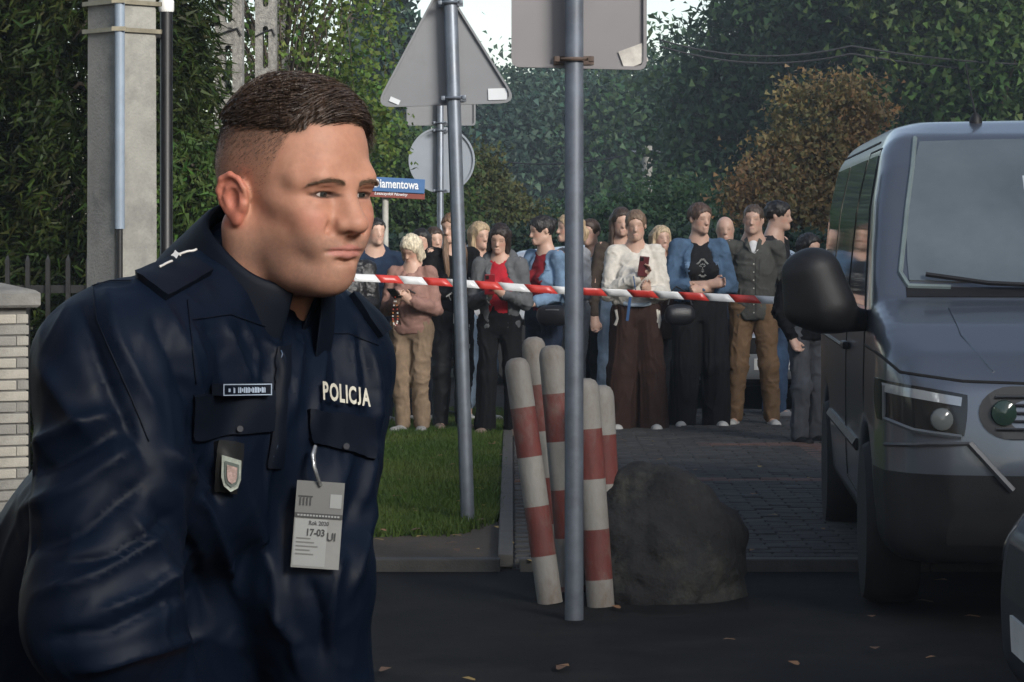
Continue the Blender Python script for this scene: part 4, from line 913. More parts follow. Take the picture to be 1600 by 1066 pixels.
def person(label, px, top, feet=None, d=None, yaw=0, head=(0, 0, 0), hair=('short', None), skin=(.58, .37, .28), woman=True, fat=1., arms=('down', 'down'),
           topm=None, top_hem=.52, top_lo=.016, inner=None, open_w=0., neck='round', legm=None, leg=(.052, .042, .036), leg_end=.052, st=.055, shoem=None, sleeve=1., coarse=False, step=0., hood=None, legyaw=None, wide_hem=None, skirt=None, armtw=None, legbot=None):
    global SKIN
    d = d or dground(feet); zt = zat(top, d); H = zt-.012; X0 = xat(px, d)
    root = empty('person', (X0, d, 0), R(yaw)); tag(root, label, 'person', 'bystanders behind the tape')
    h = .0095 if not coarse else .014
    P = lambda x, y, z: np.array([x*H, y*H, z*H])
    shw = .094 if woman else .106
    rv = np.random.RandomState(int(px)); head = (head[0]+rv.normal()*5, head[1]+rv.normal()*3+2, head[2]+rv.normal()*4)
    Hc = P(0, -.012, .932); u = H*.129/.235; Hm = rotm(*head)
    hd = lambda x, y, z: Hc+Hm@(np.array([x, y, z])*u)
    hr = lambda *a: tuple(np.array(a)*u)
    f = Fld((-.42, -.46, -.0), (.42, .34, H+.05), h)
    # head: face looks along -y
    f.ell(hd(0, .012, .028), hr(.076, .098, .088), 0, M=Hm); f.ell(hd(0, -.033, -.03), hr(.06, .06, .08), .03*u, M=Hm)
    f.ell(hd(0, -.036, .04), hr(.064, .056, .06), .03*u, M=Hm)
    for s in (-1, 1):
        f.cone(hd(s*.046, .0, -.068), hd(s*.013, -.07, -.1), .02*u, .017*u, .03*u); f.ell(hd(s*.078, .012, -.008), hr(.010, .018, .03), .006*u, M=Hm)
        f.ell(hd(s*.03, -.103, .0), hr(.016, .010, .009), .016*u, 'c', M=Hm); f.cone(hd(s*.012, -.090, .02), hd(s*.045, -.078, .022), .008*u, .007*u, .014*u)
    f.cone(hd(0, -.09, .004), hd(0, -.109, -.036), .0085*u, .012*u, .014*u); f.ell(hd(0, -.106, -.04), hr(.016, .011, .009), .010*u, M=Hm)
    f.cone(hd(-.02, -.097, -.067), hd(.02, -.097, -.067), .006*u, .006*u, .008*u); f.cone(hd(-.018, -.095, -.08), hd(.018, -.095, -.08), .007*u, .007*u, .008*u)
    f.ell(hd(0, -.085, -.1), hr(.02, .016, .017), .015*u, M=Hm)
    nr = .034 if woman else .04
    f.cone(hd(0, .015, -.05), P(0, .012, .835), nr*H*.92, nr*H*1.1, .02); f.cone(P(0, .012, .835), P(0, .012, .77), nr*H, .05*H, .03, side=(1, 0, 0), w=1.4)
    # slim core of trunk and legs under the clothes
    f.cone(P(0, .01, .78), P(0, .0, .56), .045*H, .045*H, .02, side=(1, 0, 0), w=1.3)
    hipx = .05
    ly = R(legyaw or 0)
    KN = [P(s*(hipx*.5+st*.5), -.012+step*s*.5, .285) for s in (-1, 1)]; AN = [P(s*st, .012+step*s, .045) for s in (-1, 1)]; HP = [P(s*hipx, 0, .52) for s in (-1, 1)]
    for i in (0, 1): f.cone(HP[i], KN[i], .035*H, .03*H, .02); f.cone(KN[i], AN[i], .028*H, .02*H, .02); f.cone(AN[i], AN[i]+P(0, -.06, -.025), .02*H, .014*H, .01)
    SH, EL, WR = [], [], []
    for i, s in enumerate((-1, 1)):
        a = arms[i]; e, w = (ARM[a] if isinstance(a, str) else a)
        sh = P(s*shw, .008, .814)
        if isinstance(a, str): e = P(s*e[0]*(1+.3*(fat-1)), e[1], e[2]); w = P(s*w[0], w[1], w[2])
        else: e = P(*e); w = P(*w)
        SH.append(sh); EL.append(e); WR.append(w)
        f.cone(sh, e, .028*H, .024*H, .02); f.cone(e, w, .024*H, .0165*H, .02)
        dr = w-e; dr /= np.linalg.norm(dr); 
        if isinstance(a, str) and a.startswith(('phone', 'up')): dr = dr*.45+np.array([-s*.35, -.1, .55]); dr /= np.linalg.norm(dr)
        lat = np.cross(dr, np.array([0, -1., .3])); lat /= np.linalg.norm(lat); cur = np.cross(lat, dr)
        f.cone(w, w+dr*.045*H, .0155*H, .0165*H, .01, side=lat, w=1.4)
        for q, l in ((-.0165, .035), (-.0055, .042), (.0055, .044), (.0165, .038)):
            p0 = w+dr*.045*H+lat*q*H; p1 = p0+dr*l*.5*H+cur*.006*H; p2 = p1+dr*l*.25*H+cur*.02*H
            f.chain([p0, p1, p2], [.0058*H, .0054*H, .0048*H], .003)
        q0 = w+dr*.018*H+lat*s*.016*H; f.chain([q0, q0+dr*.02*H+lat*s*.014*H+cur*.006*H, q0+dr*.036*H+lat*s*.014*H+cur*.016*H], [.0075*H, .0065*H, .0055*H], .004)
    V, Q = f.mesh(); V = relax(V, Q, 1, .35)
    if SKIN is None: SKIN = pm('skin_crowd', (1, 1, 1), .5, var=.08, scale=60, attr='Col', sss=.08, bump=.05, bscale=200)
    L = ((V-Hc)@Hm)/u; x, y, z = L.T; ax_ = np.abs(x)
    col = np.tile(np.array(skin), (len(V), 1)); sm = lambda e0, e1, t: (lambda q: q*q*(3-2*q))(np.clip((t-e0)/(e1-e0), 0, 1))
    def bl(m, c):
        nonlocal col; col = col*(1-m[:, None])+np.array(c)*m[:, None]
    inh = (np.abs(z) < .14) & (np.abs(y) < .14)
    bl(inh*sm(.028, .01, np.hypot(ax_-.045, z+.035))*(y < -.03)*.5, (skin[0]*1.0, skin[1]*.72, skin[2]*.7))
    bl(inh*sm(.009, .005, np.abs(z+.073))*sm(.026, .018, ax_)*(y < -.08)*.5, (.40, .17, .145))
    bl(inh*sm(.006, .003, np.abs(z+.001))*sm(.015, .011, np.abs(ax_-.031))*(y < -.06)*.55, (.09, .06, .05))
    bl(inh*sm(.006, .003, np.abs(z-.021))*sm(.02, .015, np.abs(ax_-.031))*(y < -.06)*.35, (.16, .10, .07))
    o = meshobj('body', V, Q, SKIN, root); setcol(o, col)
    # hair
    kind, hm = hair
    if hm is not None:
        g = Fld(tuple(Hc-.22), tuple(Hc+.22) if kind not in ('long', 'ponytail') else tuple(Hc+np.array([.22, .22, .2])), .008 if not coarse else .011)
        if kind in ('long', 'ponytail'): g = Fld(tuple(Hc-np.array([.2, .22, .46])), tuple(Hc+.2), .009 if not coarse else .012)
        k = 1.07 if kind == 'short' else 1.12
        g.ell(hd(0, .012, .03), hr(.076*k, .098*k, .088*k), 0, M=Hm); g.ell(hd(0, -.036, .045), hr(.066*k, .056*k, .058*k), .02, M=Hm)
        if kind == 'curly':
            rs = np.random.RandomState(int(px))
            for i in range(60):
                a = rs.normal(size=3); a /= np.linalg.norm(a); a[2] = abs(a[2])*.9; a[1] = a[1] if a[1] > -.5 else -.4; g.ell(hd(a[0]*.082, .012+a[1]*.1, .035+a[2]*.092), (.018, .018, .018), .006)
        if kind in ('bob', 'long'):
            zl = -.11 if kind == 'bob' else -.27
            for s in (-1, 1):
                g.cone(hd(s*.07, -.005, .02), hd(s*.08, -.015, zl), .026*u, .024*u, .02); g.cone(hd(s*.06, .05, .02), hd(s*.062, .05, zl-.01), .035*u, .034*u, .03)
            g.cone(hd(0, .07, .02), hd(0, .075, zl), .045*u, .05*u, .03)
        if kind in ('bun', 'ponytail'):
            g.ell(hd(0, .105, .055), hr(.036, .036, .036), .012)
        if kind == 'ponytail': g.chain([hd(0, .105, .05), hd(0, .145, -.03), hd(.0, .12, -.17)], [.028*u, .034*u, .014*u], .01)
        if kind == 'bald': pass
        # open the face
        g.ell(hd(0, -.1, -.035), hr(.066, .075, .093 if kind != 'fringe' else .07), .012, 'c', M=Hm)
        g.ell(hd(0, -.02, -.14), hr(.064, .12, .07), .012, 'c', M=Hm)
        if kind in ('short', 'bun', 'ponytail', 'curly'):
            g.ell(hd(0, -.06, -.09), hr(.1, .075, .085), .01, 'c', M=Hm)
            for s in (-1, 1): g.ell(hd(s*.085, .004, -.02), hr(.02, .03, .035), .006, 'c', M=Hm)
            g.ell(hd(0, .06, -.13), hr(.1, .08, .07), .02, 'c', M=Hm)
        Vh, Qh = g.mesh(); Nh = vnormals(Vh, Qh); Lh = ((Vh-Hc)@Hm)/u
        st_ = vnoise(np.stack([Lh[:, 0]*95, Lh[:, 1]*95, Lh[:, 2]*16], 1), 4); Vh = Vh+Nh*(st_*.007)[:, None]
        meshobj('hair', Vh, Qh, hm, root)
    # clothes
    def torso(t, lo, hem, wr=1.):
        t.cone(P(0, .004, .755), P(0, .004, .69), .05*H*fat+lo*.8, .056*H*fat+lo*.8, .03, side=(1, 0, 0), w=1.38)
        t.cone(P(0, .004, .69), P(0, .002, .61), .056*H*fat+lo*.8, .051*H*fat+lo*.8, .04, side=(1, 0, 0), w=1.32)
        t.cone(P(0, .002, .61), P(0, .004, hem+.03), .051*H*fat+lo*.8, (.059*H*fat+lo*.8)*wr, .04, side=(1, 0, 0), w=1.36)
        if woman:
            for s in (-1, 1): t.ell(P(s*.042, -.052*fat, .705), (.036*H, .036*H, .036*H), .04)
        t.cone(P(-shw*.95, .01, .812), P(shw*.95, .01, .812), .0235*H+lo*.45, .0235*H+lo*.45, .03)
        t.cone(P(0, .014, .805), P(0, .014, .846), .05*H, .036*H, .03)
    def sleeves(t, lo, fr=1.):
        for i in (0, 1):
            w = EL[i]+(WR[i]-EL[i])*(fr-.5)*2*.93 if fr > .5 else None
            t.cone(SH[i]-P(0, 0, .008), EL[i], .025*H*(.6+.4*fat)+lo*.5, .0205*H*(.6+.4*fat)+lo*.6, .02)
            if w is not None: t.cone(EL[i], w, .0205*H*(.6+.4*fat)+lo*.6, .0165*H+lo*.5, .016)
    def finish(name, t, mat, amp, seed, sc=(16, 16, 9), it=1):
        Vt, Qt = t.mesh(); Vt = relax(Vt, Qt, it, .4); Nt = vnormals(Vt, Qt); a = vnoise(Vt*np.array(sc)*.6, seed); n = vnoise(Vt*np.array(sc)+a[:, None]*1.3, seed+1)
        n2 = vnoise(Vt*np.array(sc)*2.1+n[:, None], seed+2)
        Vt = Vt+Nt*(amp*(np.maximum(0, 1-np.abs(n)*2.6)*1.15-.35+a*.75+np.maximum(0, .7-np.abs(n2)*2)*.45))[:, None]
        return meshobj(name, Vt, Qt, mat, root), Vt, Qt
    hc = .0105 if not coarse else .015
    seed = int(px) % 91
    lo = Fld((-.42, -.3, 0), (.42, .3, .62*H), hc*1.1)
    rk, rn, rb = leg
    for i, s in enumerate((-1, 1)):
        end = AN[i]*1.; end[2] = leg_end*H
        lo.cone(HP[i]+P(0, .006, .02), KN[i], rk*H*(.5+.5*fat), rn*H, .03); lo.cone(KN[i], end, rn*H, rb*H, .03)
    lo.cone(P(-.03, .006, .535), P(.03, .006, .535), .06*H*(.4+.6*fat), .06*H*(.4+.6*fat), .03, side=(1, 0, 0), w=1.15); lo.cone(P(0, .002, .53), P(0, 0, .60), .062*H*fat, .053*H*fat, .03, side=(1, 0, 0), w=1.33)
    lo.half((0, 0, leg_end*H*.62), (0, 0, -1))
    finish('trousers', lo, legm, .0085 if rb < .05 else .011, seed, (13, 13, 10) if rb < .05 else (16, 16, 2.5))
    tp = Fld((-.42, -.46, (min(top_hem, .5)-.05)*H), (.42, .36, H*.9), hc); torso(tp, top_lo, top_hem, wide_hem or 1.); sleeves(tp, top_lo, sleeve)
    tp.half((0, 0, top_hem*H), (0, 0, -1), .004)
    # sleeve part below the hem must survive: arms are added after the cut
    sleeves(tp, top_lo, sleeve)
    if neck == 'v': tp.cone(P(0, -.05, .83), P(0, -.085, .755), .034*H, .004*H, .006, 'c'); tp.cone(P(0, -.02, .86), P(0, .0, .845), .036*H, .036*H, .006, 'c')
    else: tp.cone(P(0, .0, .88), P(0, -.012, .836), .037*H, .037*H, .006, 'c')
    if open_w > 0:
        n0 = 5
        for j in range(n0):
            z0_, z1_ = top_hem-.04+(.83-top_hem+.04)*j/n0, top_hem-.04+(.83-top_hem+.04)*(j+1)/n0
            yf = -(.056*H*fat+top_lo*.8+.012); ra_ = open_w*H+.03+.022*j/n0; rb_ = open_w*H+.03+.022*(j+1)/n0
            tp.cone((0, yf, z0_*H), (0, yf, z1_*H), ra_, rb_, .005, 'c')
    to, TV, TQ = finish('top', tp, topm, .0085, seed+3, (13, 13, 15))
    if inner is not None:
        it_ = Fld((-.3, -.3, .5*H), (.3, .3, H*.9), hc); torso(it_, max(0, top_lo-.018), .53); it_.half((0, 0, .535*H), (0, 0, -1), .004)
        it_.cone(P(0, -.03, .87), P(0, -.06, .81), .04*H, .022*H, .006, 'c'); finish('undershirt', it_, inner, .003, seed+5)
    if hood is not None:
        hf = Fld(tuple(P(0, 0, .83)-.25), tuple(P(0, 0, .83)+.25), .011); 
        for a in np.linspace(0, math.pi, 9)[:-1]:
            b = a+math.pi/8; g0 = lambda t: P(.062*math.cos(t), .005+.05*math.sin(t), .828+.028*math.sin(t)); hf.cone(g0(a), g0(b), .03*H*(.6+.5*math.sin(a)), .03*H*(.6+.5*math.sin(b)), .02)
        finish('hood', hf, hood, .004, seed+8)
    # shoes
    for i, s in enumerate((-1, 1)):
        c = AN[i]; sh_ = Fld(tuple(c+np.array([-.08, -.24, -c[2]-.004])), tuple(c+np.array([.08, .12, .06])), .0085 if not coarse else .012)
        tz = P(0, 0, .02)[2]
        sh_.cone((c[0], c[1]+.02, .042), (c[0]+s*.025, c[1]-.145, .036), .04, .039, .02, side=(1, 0, 0), w=1.1); sh_.cone((c[0], c[1]+.01, .09), (c[0], c[1]-.03, .05), .033, .035, .02); sh_.half((0, 0, .006), (0, 0, -1))
        a_, b_ = sh_.mesh(); up_m, so_m = shoem if isinstance(shoem, tuple) else (shoem, shoem)
        zc = a_[b_].mean(1)[:, 2]; meshobj('shoe', a_, b_, [up_m, so_m], root, midx=(zc < .024).astype(int))
    bvh = BVHTree.FromPolygons(TV.tolist(), TQ.tolist())
    def front(x, z, lift=.004):
        hh = bvh.ray_cast(Vector((x, -1, z)), Vector((0, 1, 0)))
        return (hh[0]+Vector((0, -lift, 0))) if hh[0] is not None else Vector((x, -.12, z))
    def lay(name, V, Fc, mat, lift=.004, parent=None):
        return meshobj(name, [front(v[0], v[1], lift) for v in V], Fc, mat, parent or to, smooth=False)
    def strip(name, pts, w, mat, lift=.005, parent=None):
        mb = MB(); Pn = []
        for a, b in zip(pts, pts[1:]):
            for t in np.linspace(0, 1, 7)[:-1]: Pn.append(front(a[0]*(1-t)+b[0]*t, a[1]*(1-t)+b[1]*t, lift))
        Pn.append(front(*pts[-1], lift)); mb.tube(Pn, w/2, 6, flat=.6); return meshobj(name, mb.v, mb.f, mat, parent or to)
    def world(p): return root.matrix_basis@Vector(p)
    root.matrix_basis  # location and turn set above
    MW = Matrix.Translation(root.location)@Matrix.Rotation(R(yaw), 4, 'Z')
    return dict(root=root, H=H, d=d, top=to, lay=lay, strip=strip, front=front, W=lambda p: MW@Vector(p), WR=WR, EL=EL, hd=hd, rot=R(yaw), X0=X0)
def gridrect(x0, x1, z0, z1, n=4):
    V = [(x0+(x1-x0)*i/n, z0+(z1-z0)*j/n) for j in range(n+1) for i in range(n+1)]
    return V, [(j*(n+1)+i, j*(n+1)+i+1, (j+1)*(n+1)+i+1, (j+1)*(n+1)+i) for j in range(n) for i in range(n)]
def phone(label, loc, rot, colour, name='smartphone'):
    root = empty(name, loc); root.rotation_euler = rot; tag(root, label, 'phone')
    mb = MB(); mb.box((0, 0, 0), (.076, .009, .155), bev=.004); mb.build('case', colour, root)
    mb = MB(); mb.box((0, .0052, 0), (.068, .001, .145)); mb.build('screen', pm('phone_screen', (.01, .01, .012), .1, rvar=.02), root)
    mb = MB(); mb.box((-.02, -.0058, .055), (.026, .003, .03), bev=.001); mb.build('camera_bump', pm('phone_dark', (.015, .015, .016), .2), root)
    return root
white_shoe = (cloth('shoe_white', (.52, .51, .48), .7), pm('sole_white', (.6, .59, .56), .6)); grey_shoe = (cloth('shoe_grey', (.28, .28, .28), .8), pm('sole_pale', (.42, .42, .41), .7)); black_shoe = (cloth('shoe_black', (.012, .012, .012), .5), pm('sole_black', (.02, .02, .02), .6)); tan_shoe = (cloth('shoe_tan', (.2, .15, .12), .8), pm('sole_tan', (.3, .26, .23), .7))
blk = cloth('black', (.007, .0072, .0082), spec=.15); navy = cloth('navy', (.012, .02, .04)); blonde = hairmat('blonde', (.42, .31, .19)); dkhair = hairmat('dark', (.014, .011, .010)); brnh = hairmat('brown', (.05, .03, .02)); ltbr = hairmat('light_brown', (.16, .09, .05))
jl = denim('light', (.20, .27, .36)); jm = denim('mid', (.05, .085, .15)); jd = denim('dark', (.022, .028, .042)); jacket_d = denim('jacket', (.17, .26, .38)); jacket_d2 = denim('jacket_deep', (.075, .13, .21))
# ---- left end, mostly behind the officer
person('person in navy hooded top half hidden behind the officer’s chin', 586, 338, d=22.8, yaw=20, hair=('short', dkhair), woman=False, fat=1.12, topm=cloth('navy_hood', (.012, .024, .05)), top_lo=.022, legm=jd, shoem=grey_shoe, hood=cloth('navy_hood', (.012, .024, .05)), arms=('pocket', 'pocket'), coarse=True)
person('person in black quilted jacket, only an arm showing beside the officer’s collar', 541, 352, d=21.7, yaw=10, hair=('short', brnh), woman=False, fat=1.1, topm=pm('quilted_black', (.011, .011, .012), .4, var=.3, scale=20, bump=.8, bscale=45), top_lo=.03, legm=blk, shoem=black_shoe, arms=('down', 'phone_low'), coarse=True)
# ---- pink sweater
beige = cloth('beige_pink', (.29, .165, .135)); khaki = cloth('khaki', (.23, .165, .11))
p = person('blonde woman in beige pink sweater and khaki trousers looking down at a phone', 643, 364, 681, yaw=-14, head=(-8, 32, 8), hair=('bob', hairmat('pale_blonde', (.62, .54, .40))), topm=beige, top_hem=.505, top_lo=.026, legm=khaki, leg=(.055, .044, .039), st=.05, shoem=grey_shoe, arms=('phone', 'phone'), fat=1.08)
p['strip']('chest_zip', [(.015, 1.13*p['H']/1.55), (.075, 1.10*p['H']/1.55)], .012, pm('zip_dark', (.03, .03, .03), .4), .006)
loc = p['W']((p['WR'][0]*.5+p['WR'][1]*.5+np.array([-.04, -.075, .05]))); phn = phone('dark phone held by the woman in the beige pink sweater', loc, (R(55), 0, R(-30)), pm('phone_black', (.012, .012, .013), .3))
rb = random.Random(3); cols = [pm('bead_red', (.45, .05, .03), .35), pm('bead_white', (.7, .66, .6), .35), pm('bead_orange', (.5, .18, .05), .35)]
for i in range(22):
    t = i/21; mb = MB(); r_ = .0075; mb.lathe([(.001, -r_), (r_*.8, -r_*.6), (r_, 0), (r_*.8, r_*.6), (.001, r_)], 8, (.0+.022*math.sin(t*2*math.pi), 0, 0))
    o = mb.build('bead', cols[i % 3] if i % 4 else cols[1], None, True); o.location = (0, 0, 0); COL.objects.unlink(o); put(o, phn)
    off = Vector((0, 0, -.02-.21*math.sin(t*math.pi))); o.location = phn.rotation_euler.to_matrix().inverted()@off
# ---- behind: long dark hair
person('woman with long black hair behind the blonde woman in beige', 659, 355, d=22.9, yaw=-10, hair=('long', dkhair), topm=blk, legm=jd, shoem=grey_shoe, arms=('down', 'down'), coarse=True)
person('person in dark red shirt almost hidden behind the tracksuit wearer', 677, 352, d=23.6, yaw=25, hair=('short', brnh), woman=False, topm=cloth('brick_red', (.26, .035, .028)), legm=cloth('brown_trouser', (.075, .055, .04)), shoem=black_shoe, coarse=True)
# ---- black tracksuit
p = person('person in black tracksuit with white lettering and white side stripe', 706, 330, 677, yaw=16, head=(-32, 6, 0), hair=('ponytail', ltbr), topm=blk, top_hem=.545, top_lo=.024, legm=cloth('black_track', (.011, .0115, .013), .6), leg=(.053, .041, .033), shoem=tan_shoe, arms=('crossed', 'phone_low'), woman=True)
H = p['H']; whit = pm('print_white', (.68, .68, .66), .7)
Vt, Ft = textverts('THE HEA', 1, .02); Vt = Vt/np.array([np.ptp(Vt[:, 0]), np.ptp(Vt[:, 1]), 1]); a = R(38)
p['lay']('lettering', [(.03+(v[0]*.26*math.cos(a)-v[1]*.06*math.sin(a)), H*.655+(v[0]*.26*math.sin(a)+v[1]*.06*math.cos(a))) for v in Vt], Ft, whit, .012)
mb = MB(); Lp = [(.115, -.07, .53*H), (.12, -.075, .42*H), (.112, -.075, .3*H), (.115, -.055, .18*H), (.12, -.035, .09*H)]; mb.tube(Lp, .006, 6); mb.build('side_stripe', whit, p['root'], True)
mb = MB(); mb.tube([(-.015, -.125, .545*H), (-.02, -.135, .50*H)], .006, 6); mb.tube([(.0, -.125, .545*H), (.005, -.135, .49*H)], .006, 6); mb.build('drawstring', whit, p['root'], True)
for s in (-1, 1):
    mb = MB(); mb.tube([(s*.06, -.05, .90*H), (s*.075, -.095, .82*H), (s*.07, -.135, .73*H), (s*.065, -.14, .69*H)], [.022, .026, .02, .004], 8); mb.build('hair_lock', ltbr, p['root'], True)
person('blonde person in white hooded top half hidden behind the sign post', 748, 344, d=23, yaw=30, hair=('long', blonde), topm=cloth('white_hood', (.62, .63, .66)), top_lo=.024, legm=jl, leg=(.052, .044, .036), leg_end=.1, shoem=white_shoe, hood=cloth('white_hood', (.62, .63, .66)), coarse=True)
# ---- grey hoodie
gry = cloth('grey_hoodie', (.11, .115, .12)); redt = cloth('red_shirt', (.42, .018, .03))
p = person('woman in grey zip hoodie over a red shirt holding a red phone', 781, 347, 684, yaw=-8, head=(-6, 12, 0), hair=('bob', hairmat('near_black', (.022, .014, .012))), topm=gry, top_hem=.50, top_lo=.026, inner=redt, open_w=.026, legm=blk, leg=(.052, .044, .052), st=.07, shoem=tan_shoe, arms=('phone', 'phone'), hood=gry)
H = p['H']
for s in (-1, 1): p['strip']('hood_lining', [(s*.035, .80*H), (s*.055, .72*H), (s*.06, .6*H)], .014, cloth('lining_white', (.5, .5, .48)), .003)
phone('red phone held by the woman in the grey hoodie', p['W'](p['WR'][0]*.6+p['WR'][1]*.4+np.array([-.02, -.07, .075])), (R(12), 0, R(6)), pm('phone_red', (.22, .012, .018), .35))
# ---- denim, profile to the left
p = person('dark-haired woman in light denim jacket looking left, hair in a bun', 850, 335, d=22.3, yaw=-48, head=(-14, 2, 0), hair=('bun', dkhair), topm=jacket_d, top_hem=.53, top_lo=.022, inner=cloth('wine_top', (.2, .014, .02)), open_w=.03, legm=navy, leg=(.055, .045, .042), shoem=black_shoe, arms=('phone_low', 'bag'))
H = p['H']
for s in (-1, 1):
    V, F_ = gridrect(s*.085-.035, s*.085+.035, .705*H, .735*H); p['lay']('pocket_flap', V, F_, jacket_d2, .006); p['strip']('seam', [(s*.085-.045, .745*H), (s*.085+.045, .745*H)], .006, jacket_d2)
    p['lay']('button', [(s*.085+.007*math.cos(k), .713*H+.007*math.sin(k)) for k in np.arange(8)*math.pi/4], [tuple(range(8))], pm('brass', (.5, .45, .35), .3, metal=.8), .010)
def handbag(label, loc, size, rz=0, mat=None):
    root = empty('handbag', loc); root.rotation_euler = (0, 0, rz); tag(root, label, 'bag'); w, t, h_ = size
    m = mat or pm('bag_leather', (.012, .012, .014), .4, var=.3, scale=25, bump=.2, bscale=120)
    b = Fld((-w*.7, -t*1.2, -h_*.7), (w*.7, t*1.2, h_*.7), .009); b.ell((0, 0, -h_*.1), (w*.5, t*.5, h_*.42), 0); b.cone((-w*.36, 0, h_*.1), (w*.36, 0, h_*.1), t*.42, t*.42, .05); b.cone((-w*.34, 0, -h_*.22), (w*.34, 0, -h_*.22), t*.5, t*.5, .05); V, Q = b.mesh(); meshobj('pouch', V, Q, m, root)
    mb = MB(); mb.tube([(-w*.42, -t*.2, h_*.12), (-w*.2, -t*.52, h_*.17), (w*.2, -t*.52, h_*.17), (w*.42, -t*.2, h_*.12)], .004, 6); mb.build('zip', pm('zip_metal', (.4, .38, .34), .3, metal=.8), root, True); return root
b = handbag('black handbag in front of the denim-jacket woman looking left', at(866, 490, 22.0), (.25, .09, .17), R(-20))
mb = MB(); mb.tube([(-.1, .03, .05), (-.05, .08, .17), (.02, .1, .19), (.1, .03, .05)], .009, 6); mb.build('strap', _mats['bag_leather'], b, True)
# ---- grey pair behind the near post
person('blonde person in light grey top and grey trousers behind the near sign post', 893, 332, d=22.7, yaw=-60, hair=('ponytail', blonde), topm=cloth('light_grey', (.33, .34, .36)), top_hem=.50, top_lo=.024, legm=cloth('grey_trouser', (.23, .235, .24)), leg=(.056, .045, .041), shoem=grey_shoe, arms=('down', 'phone_low'))
p = person('dark-haired person in grey sweatshirt with dark shoulder strap right of the near post', 924, 340, d=23.5, yaw=-35, hair=('bun', brnh), topm=cloth('pale_sweat', (.36, .38, .41)), top_lo=.022, legm=blk, leg=(.052, .042, .036), shoem=black_shoe, coarse=True)
p['strip']('shoulder_strap', [(-.09, .80*p['H']), (.0, .7*p['H']), (.09, .6*p['H'])], .045, navy, .006)
# ---- white cardigan
person('woman with long brown hair behind the woman in the white cardigan', 970, 322, d=23.2, yaw=10, hair=('long', brnh), topm=cloth('brown_jacket', (.06, .045, .035)), top_hem=.50, legm=jl, leg=(.052, .045, .04), leg_end=.1, st=.08, shoem=black_shoe, arms=('down', 'down'), coarse=True)
person('blonde woman in brown coat and grey jeans behind the white cardigan’s right shoulder', 1031, 350, d=23.3, yaw=25, hair=('long', hairmat('honey', (.5, .38, .24))), topm=cloth('coat_brown', (.05, .027, .02)), top_hem=.42, top_lo=.022, legm=denim('grey', (.06, .065, .072)), leg=(.056, .04, .03), st=.06, shoem=black_shoe, coarse=True, step=.03)
wcar = cloth('cream_knit', (.66, .62, .55), .95, 30, .12, .3, 260)
p = person('woman in cream knit cardigan and wide dark brown trousers raising a phone', 993, 326, 677, yaw=4, head=(-4, 4, 3), hair=('bun', hairmat('ash', (.17, .11, .07))), topm=wcar, top_hem=.575, top_lo=.036, neck='v', legm=cloth('dark_brown', (.04, .021, .016), .9, 20), leg=(.062, .063, .071), leg_end=.018, st=.075, shoem=white_shoe, arms=('up', 'phone_low'), wide_hem=1.0)
H = p['H']
for x_, z_, l_ in ((.155, .555, .11), (.17, .55, .14), (-.16, .555, .12)): mb = MB(); mb.tube([(x_, -.07, z_*H), (x_+.012, -.075, (z_-.04)*H), (x_-.004, -.07, z_*H-l_)], [.012, .01, .014], 8); mb.build('knit_tie', wcar, p['root'], True)
mb = MB(); mb.tube([(-.1, -.1, .583*H), (-.05, -.13, .577*H), (.05, -.13, .577*H), (.1, -.1, .583*H)], .016, 8, flat=1); mb.build('shirt_hem', cloth('pale_blue_tee', (.42, .5, .58)), p['root'], True)
ph = phone('dark red phone held up by the woman in the cream cardigan', p['W'](p['WR'][0]+np.array([.03, -.055, .085])), (R(8), R(6), R(10)), pm('phone_wine', (.10, .02, .022), .35))
mb = MB(); mb.box((-.07, -.0, -.33), (.022, .006, .2), bev=.002); mb.box((-.045, 0, -.16), (.008, .005, .16), Matrix.Rotation(R(-16), 3, 'Y')); mb.build('wrist_strap', pm('lanyard_blue', (.03, .09, .22), .6), ph)
# ---- denim jacket, black tee with print
p = person('woman in blue denim jacket over black printed tee with arms crossed', 1093, 315, 672, yaw=6, head=(18, 2, 0), hair=('bun', hairmat('chestnut', (.085, .05, .035))), topm=jacket_d2, top_hem=.565, top_lo=.026, inner=cloth('black_tee', (.011, .011, .012)), open_w=.034, legm=cloth('black_wide', (.007, .007, .008)), leg=(.064, .061, .061), leg_end=.018, st=.08, shoem=white_shoe, arms=('crossed', ((.135, -.02, .63), (-.015, -.125, .62))), fat=1.2)
H = p['H']; rs = random.Random(8)
pr = pm('tee_print', (.42, .42, .4), .8, var=.3, scale=90)
ib = MB()
for k in range(26):
    a = k*.2417; x_ = .052*math.cos(a)*(1+.12*math.sin(5*a)); z_ = .06*math.sin(a)*(1+.12*math.cos(4*a)); ib.box((.0+x_, 0, z_), (.014, .003, .012), Matrix.Rotation(a, 3, 'Y'))
for k in range(12):
    a = k*.5236; ib.box((.026*math.cos(a), 0, .03*math.sin(a)), (.011, .003, .009), Matrix.Rotation(a, 3, 'Y'))
for x_, z_, w_, h_ in ((-.012, .012, .012, .006), (.012, .012, .012, .006), (0, -.002, .005, .014), (0, -.016, .018, .005), (-.035, -.055, .02, .012), (.035, -.055, .02, .012), (0, -.066, .03, .012), (0, .066, .03, .012)): ib.box((x_, 0, z_), (w_, .003, h_))
zc = .715*H; o = meshobj('chest_print', [Vector((v[0]+.0, -.132*1.0-.012, v[2]+zc)) for v in ib.v], ib.f, pr, p['root'], smooth=False)
for s in (-1, 1):
    V, F_ = gridrect(s*.105-.032, s*.105+.032, .715*H, .742*H); p['lay']('pocket_flap', V, F_, jacket_d, .006)
b = handbag('small black shoulder bag at the hip of the denim-jacket woman with crossed arms', at(1062, 489, 21.8), (.19, .09, .17), R(10))
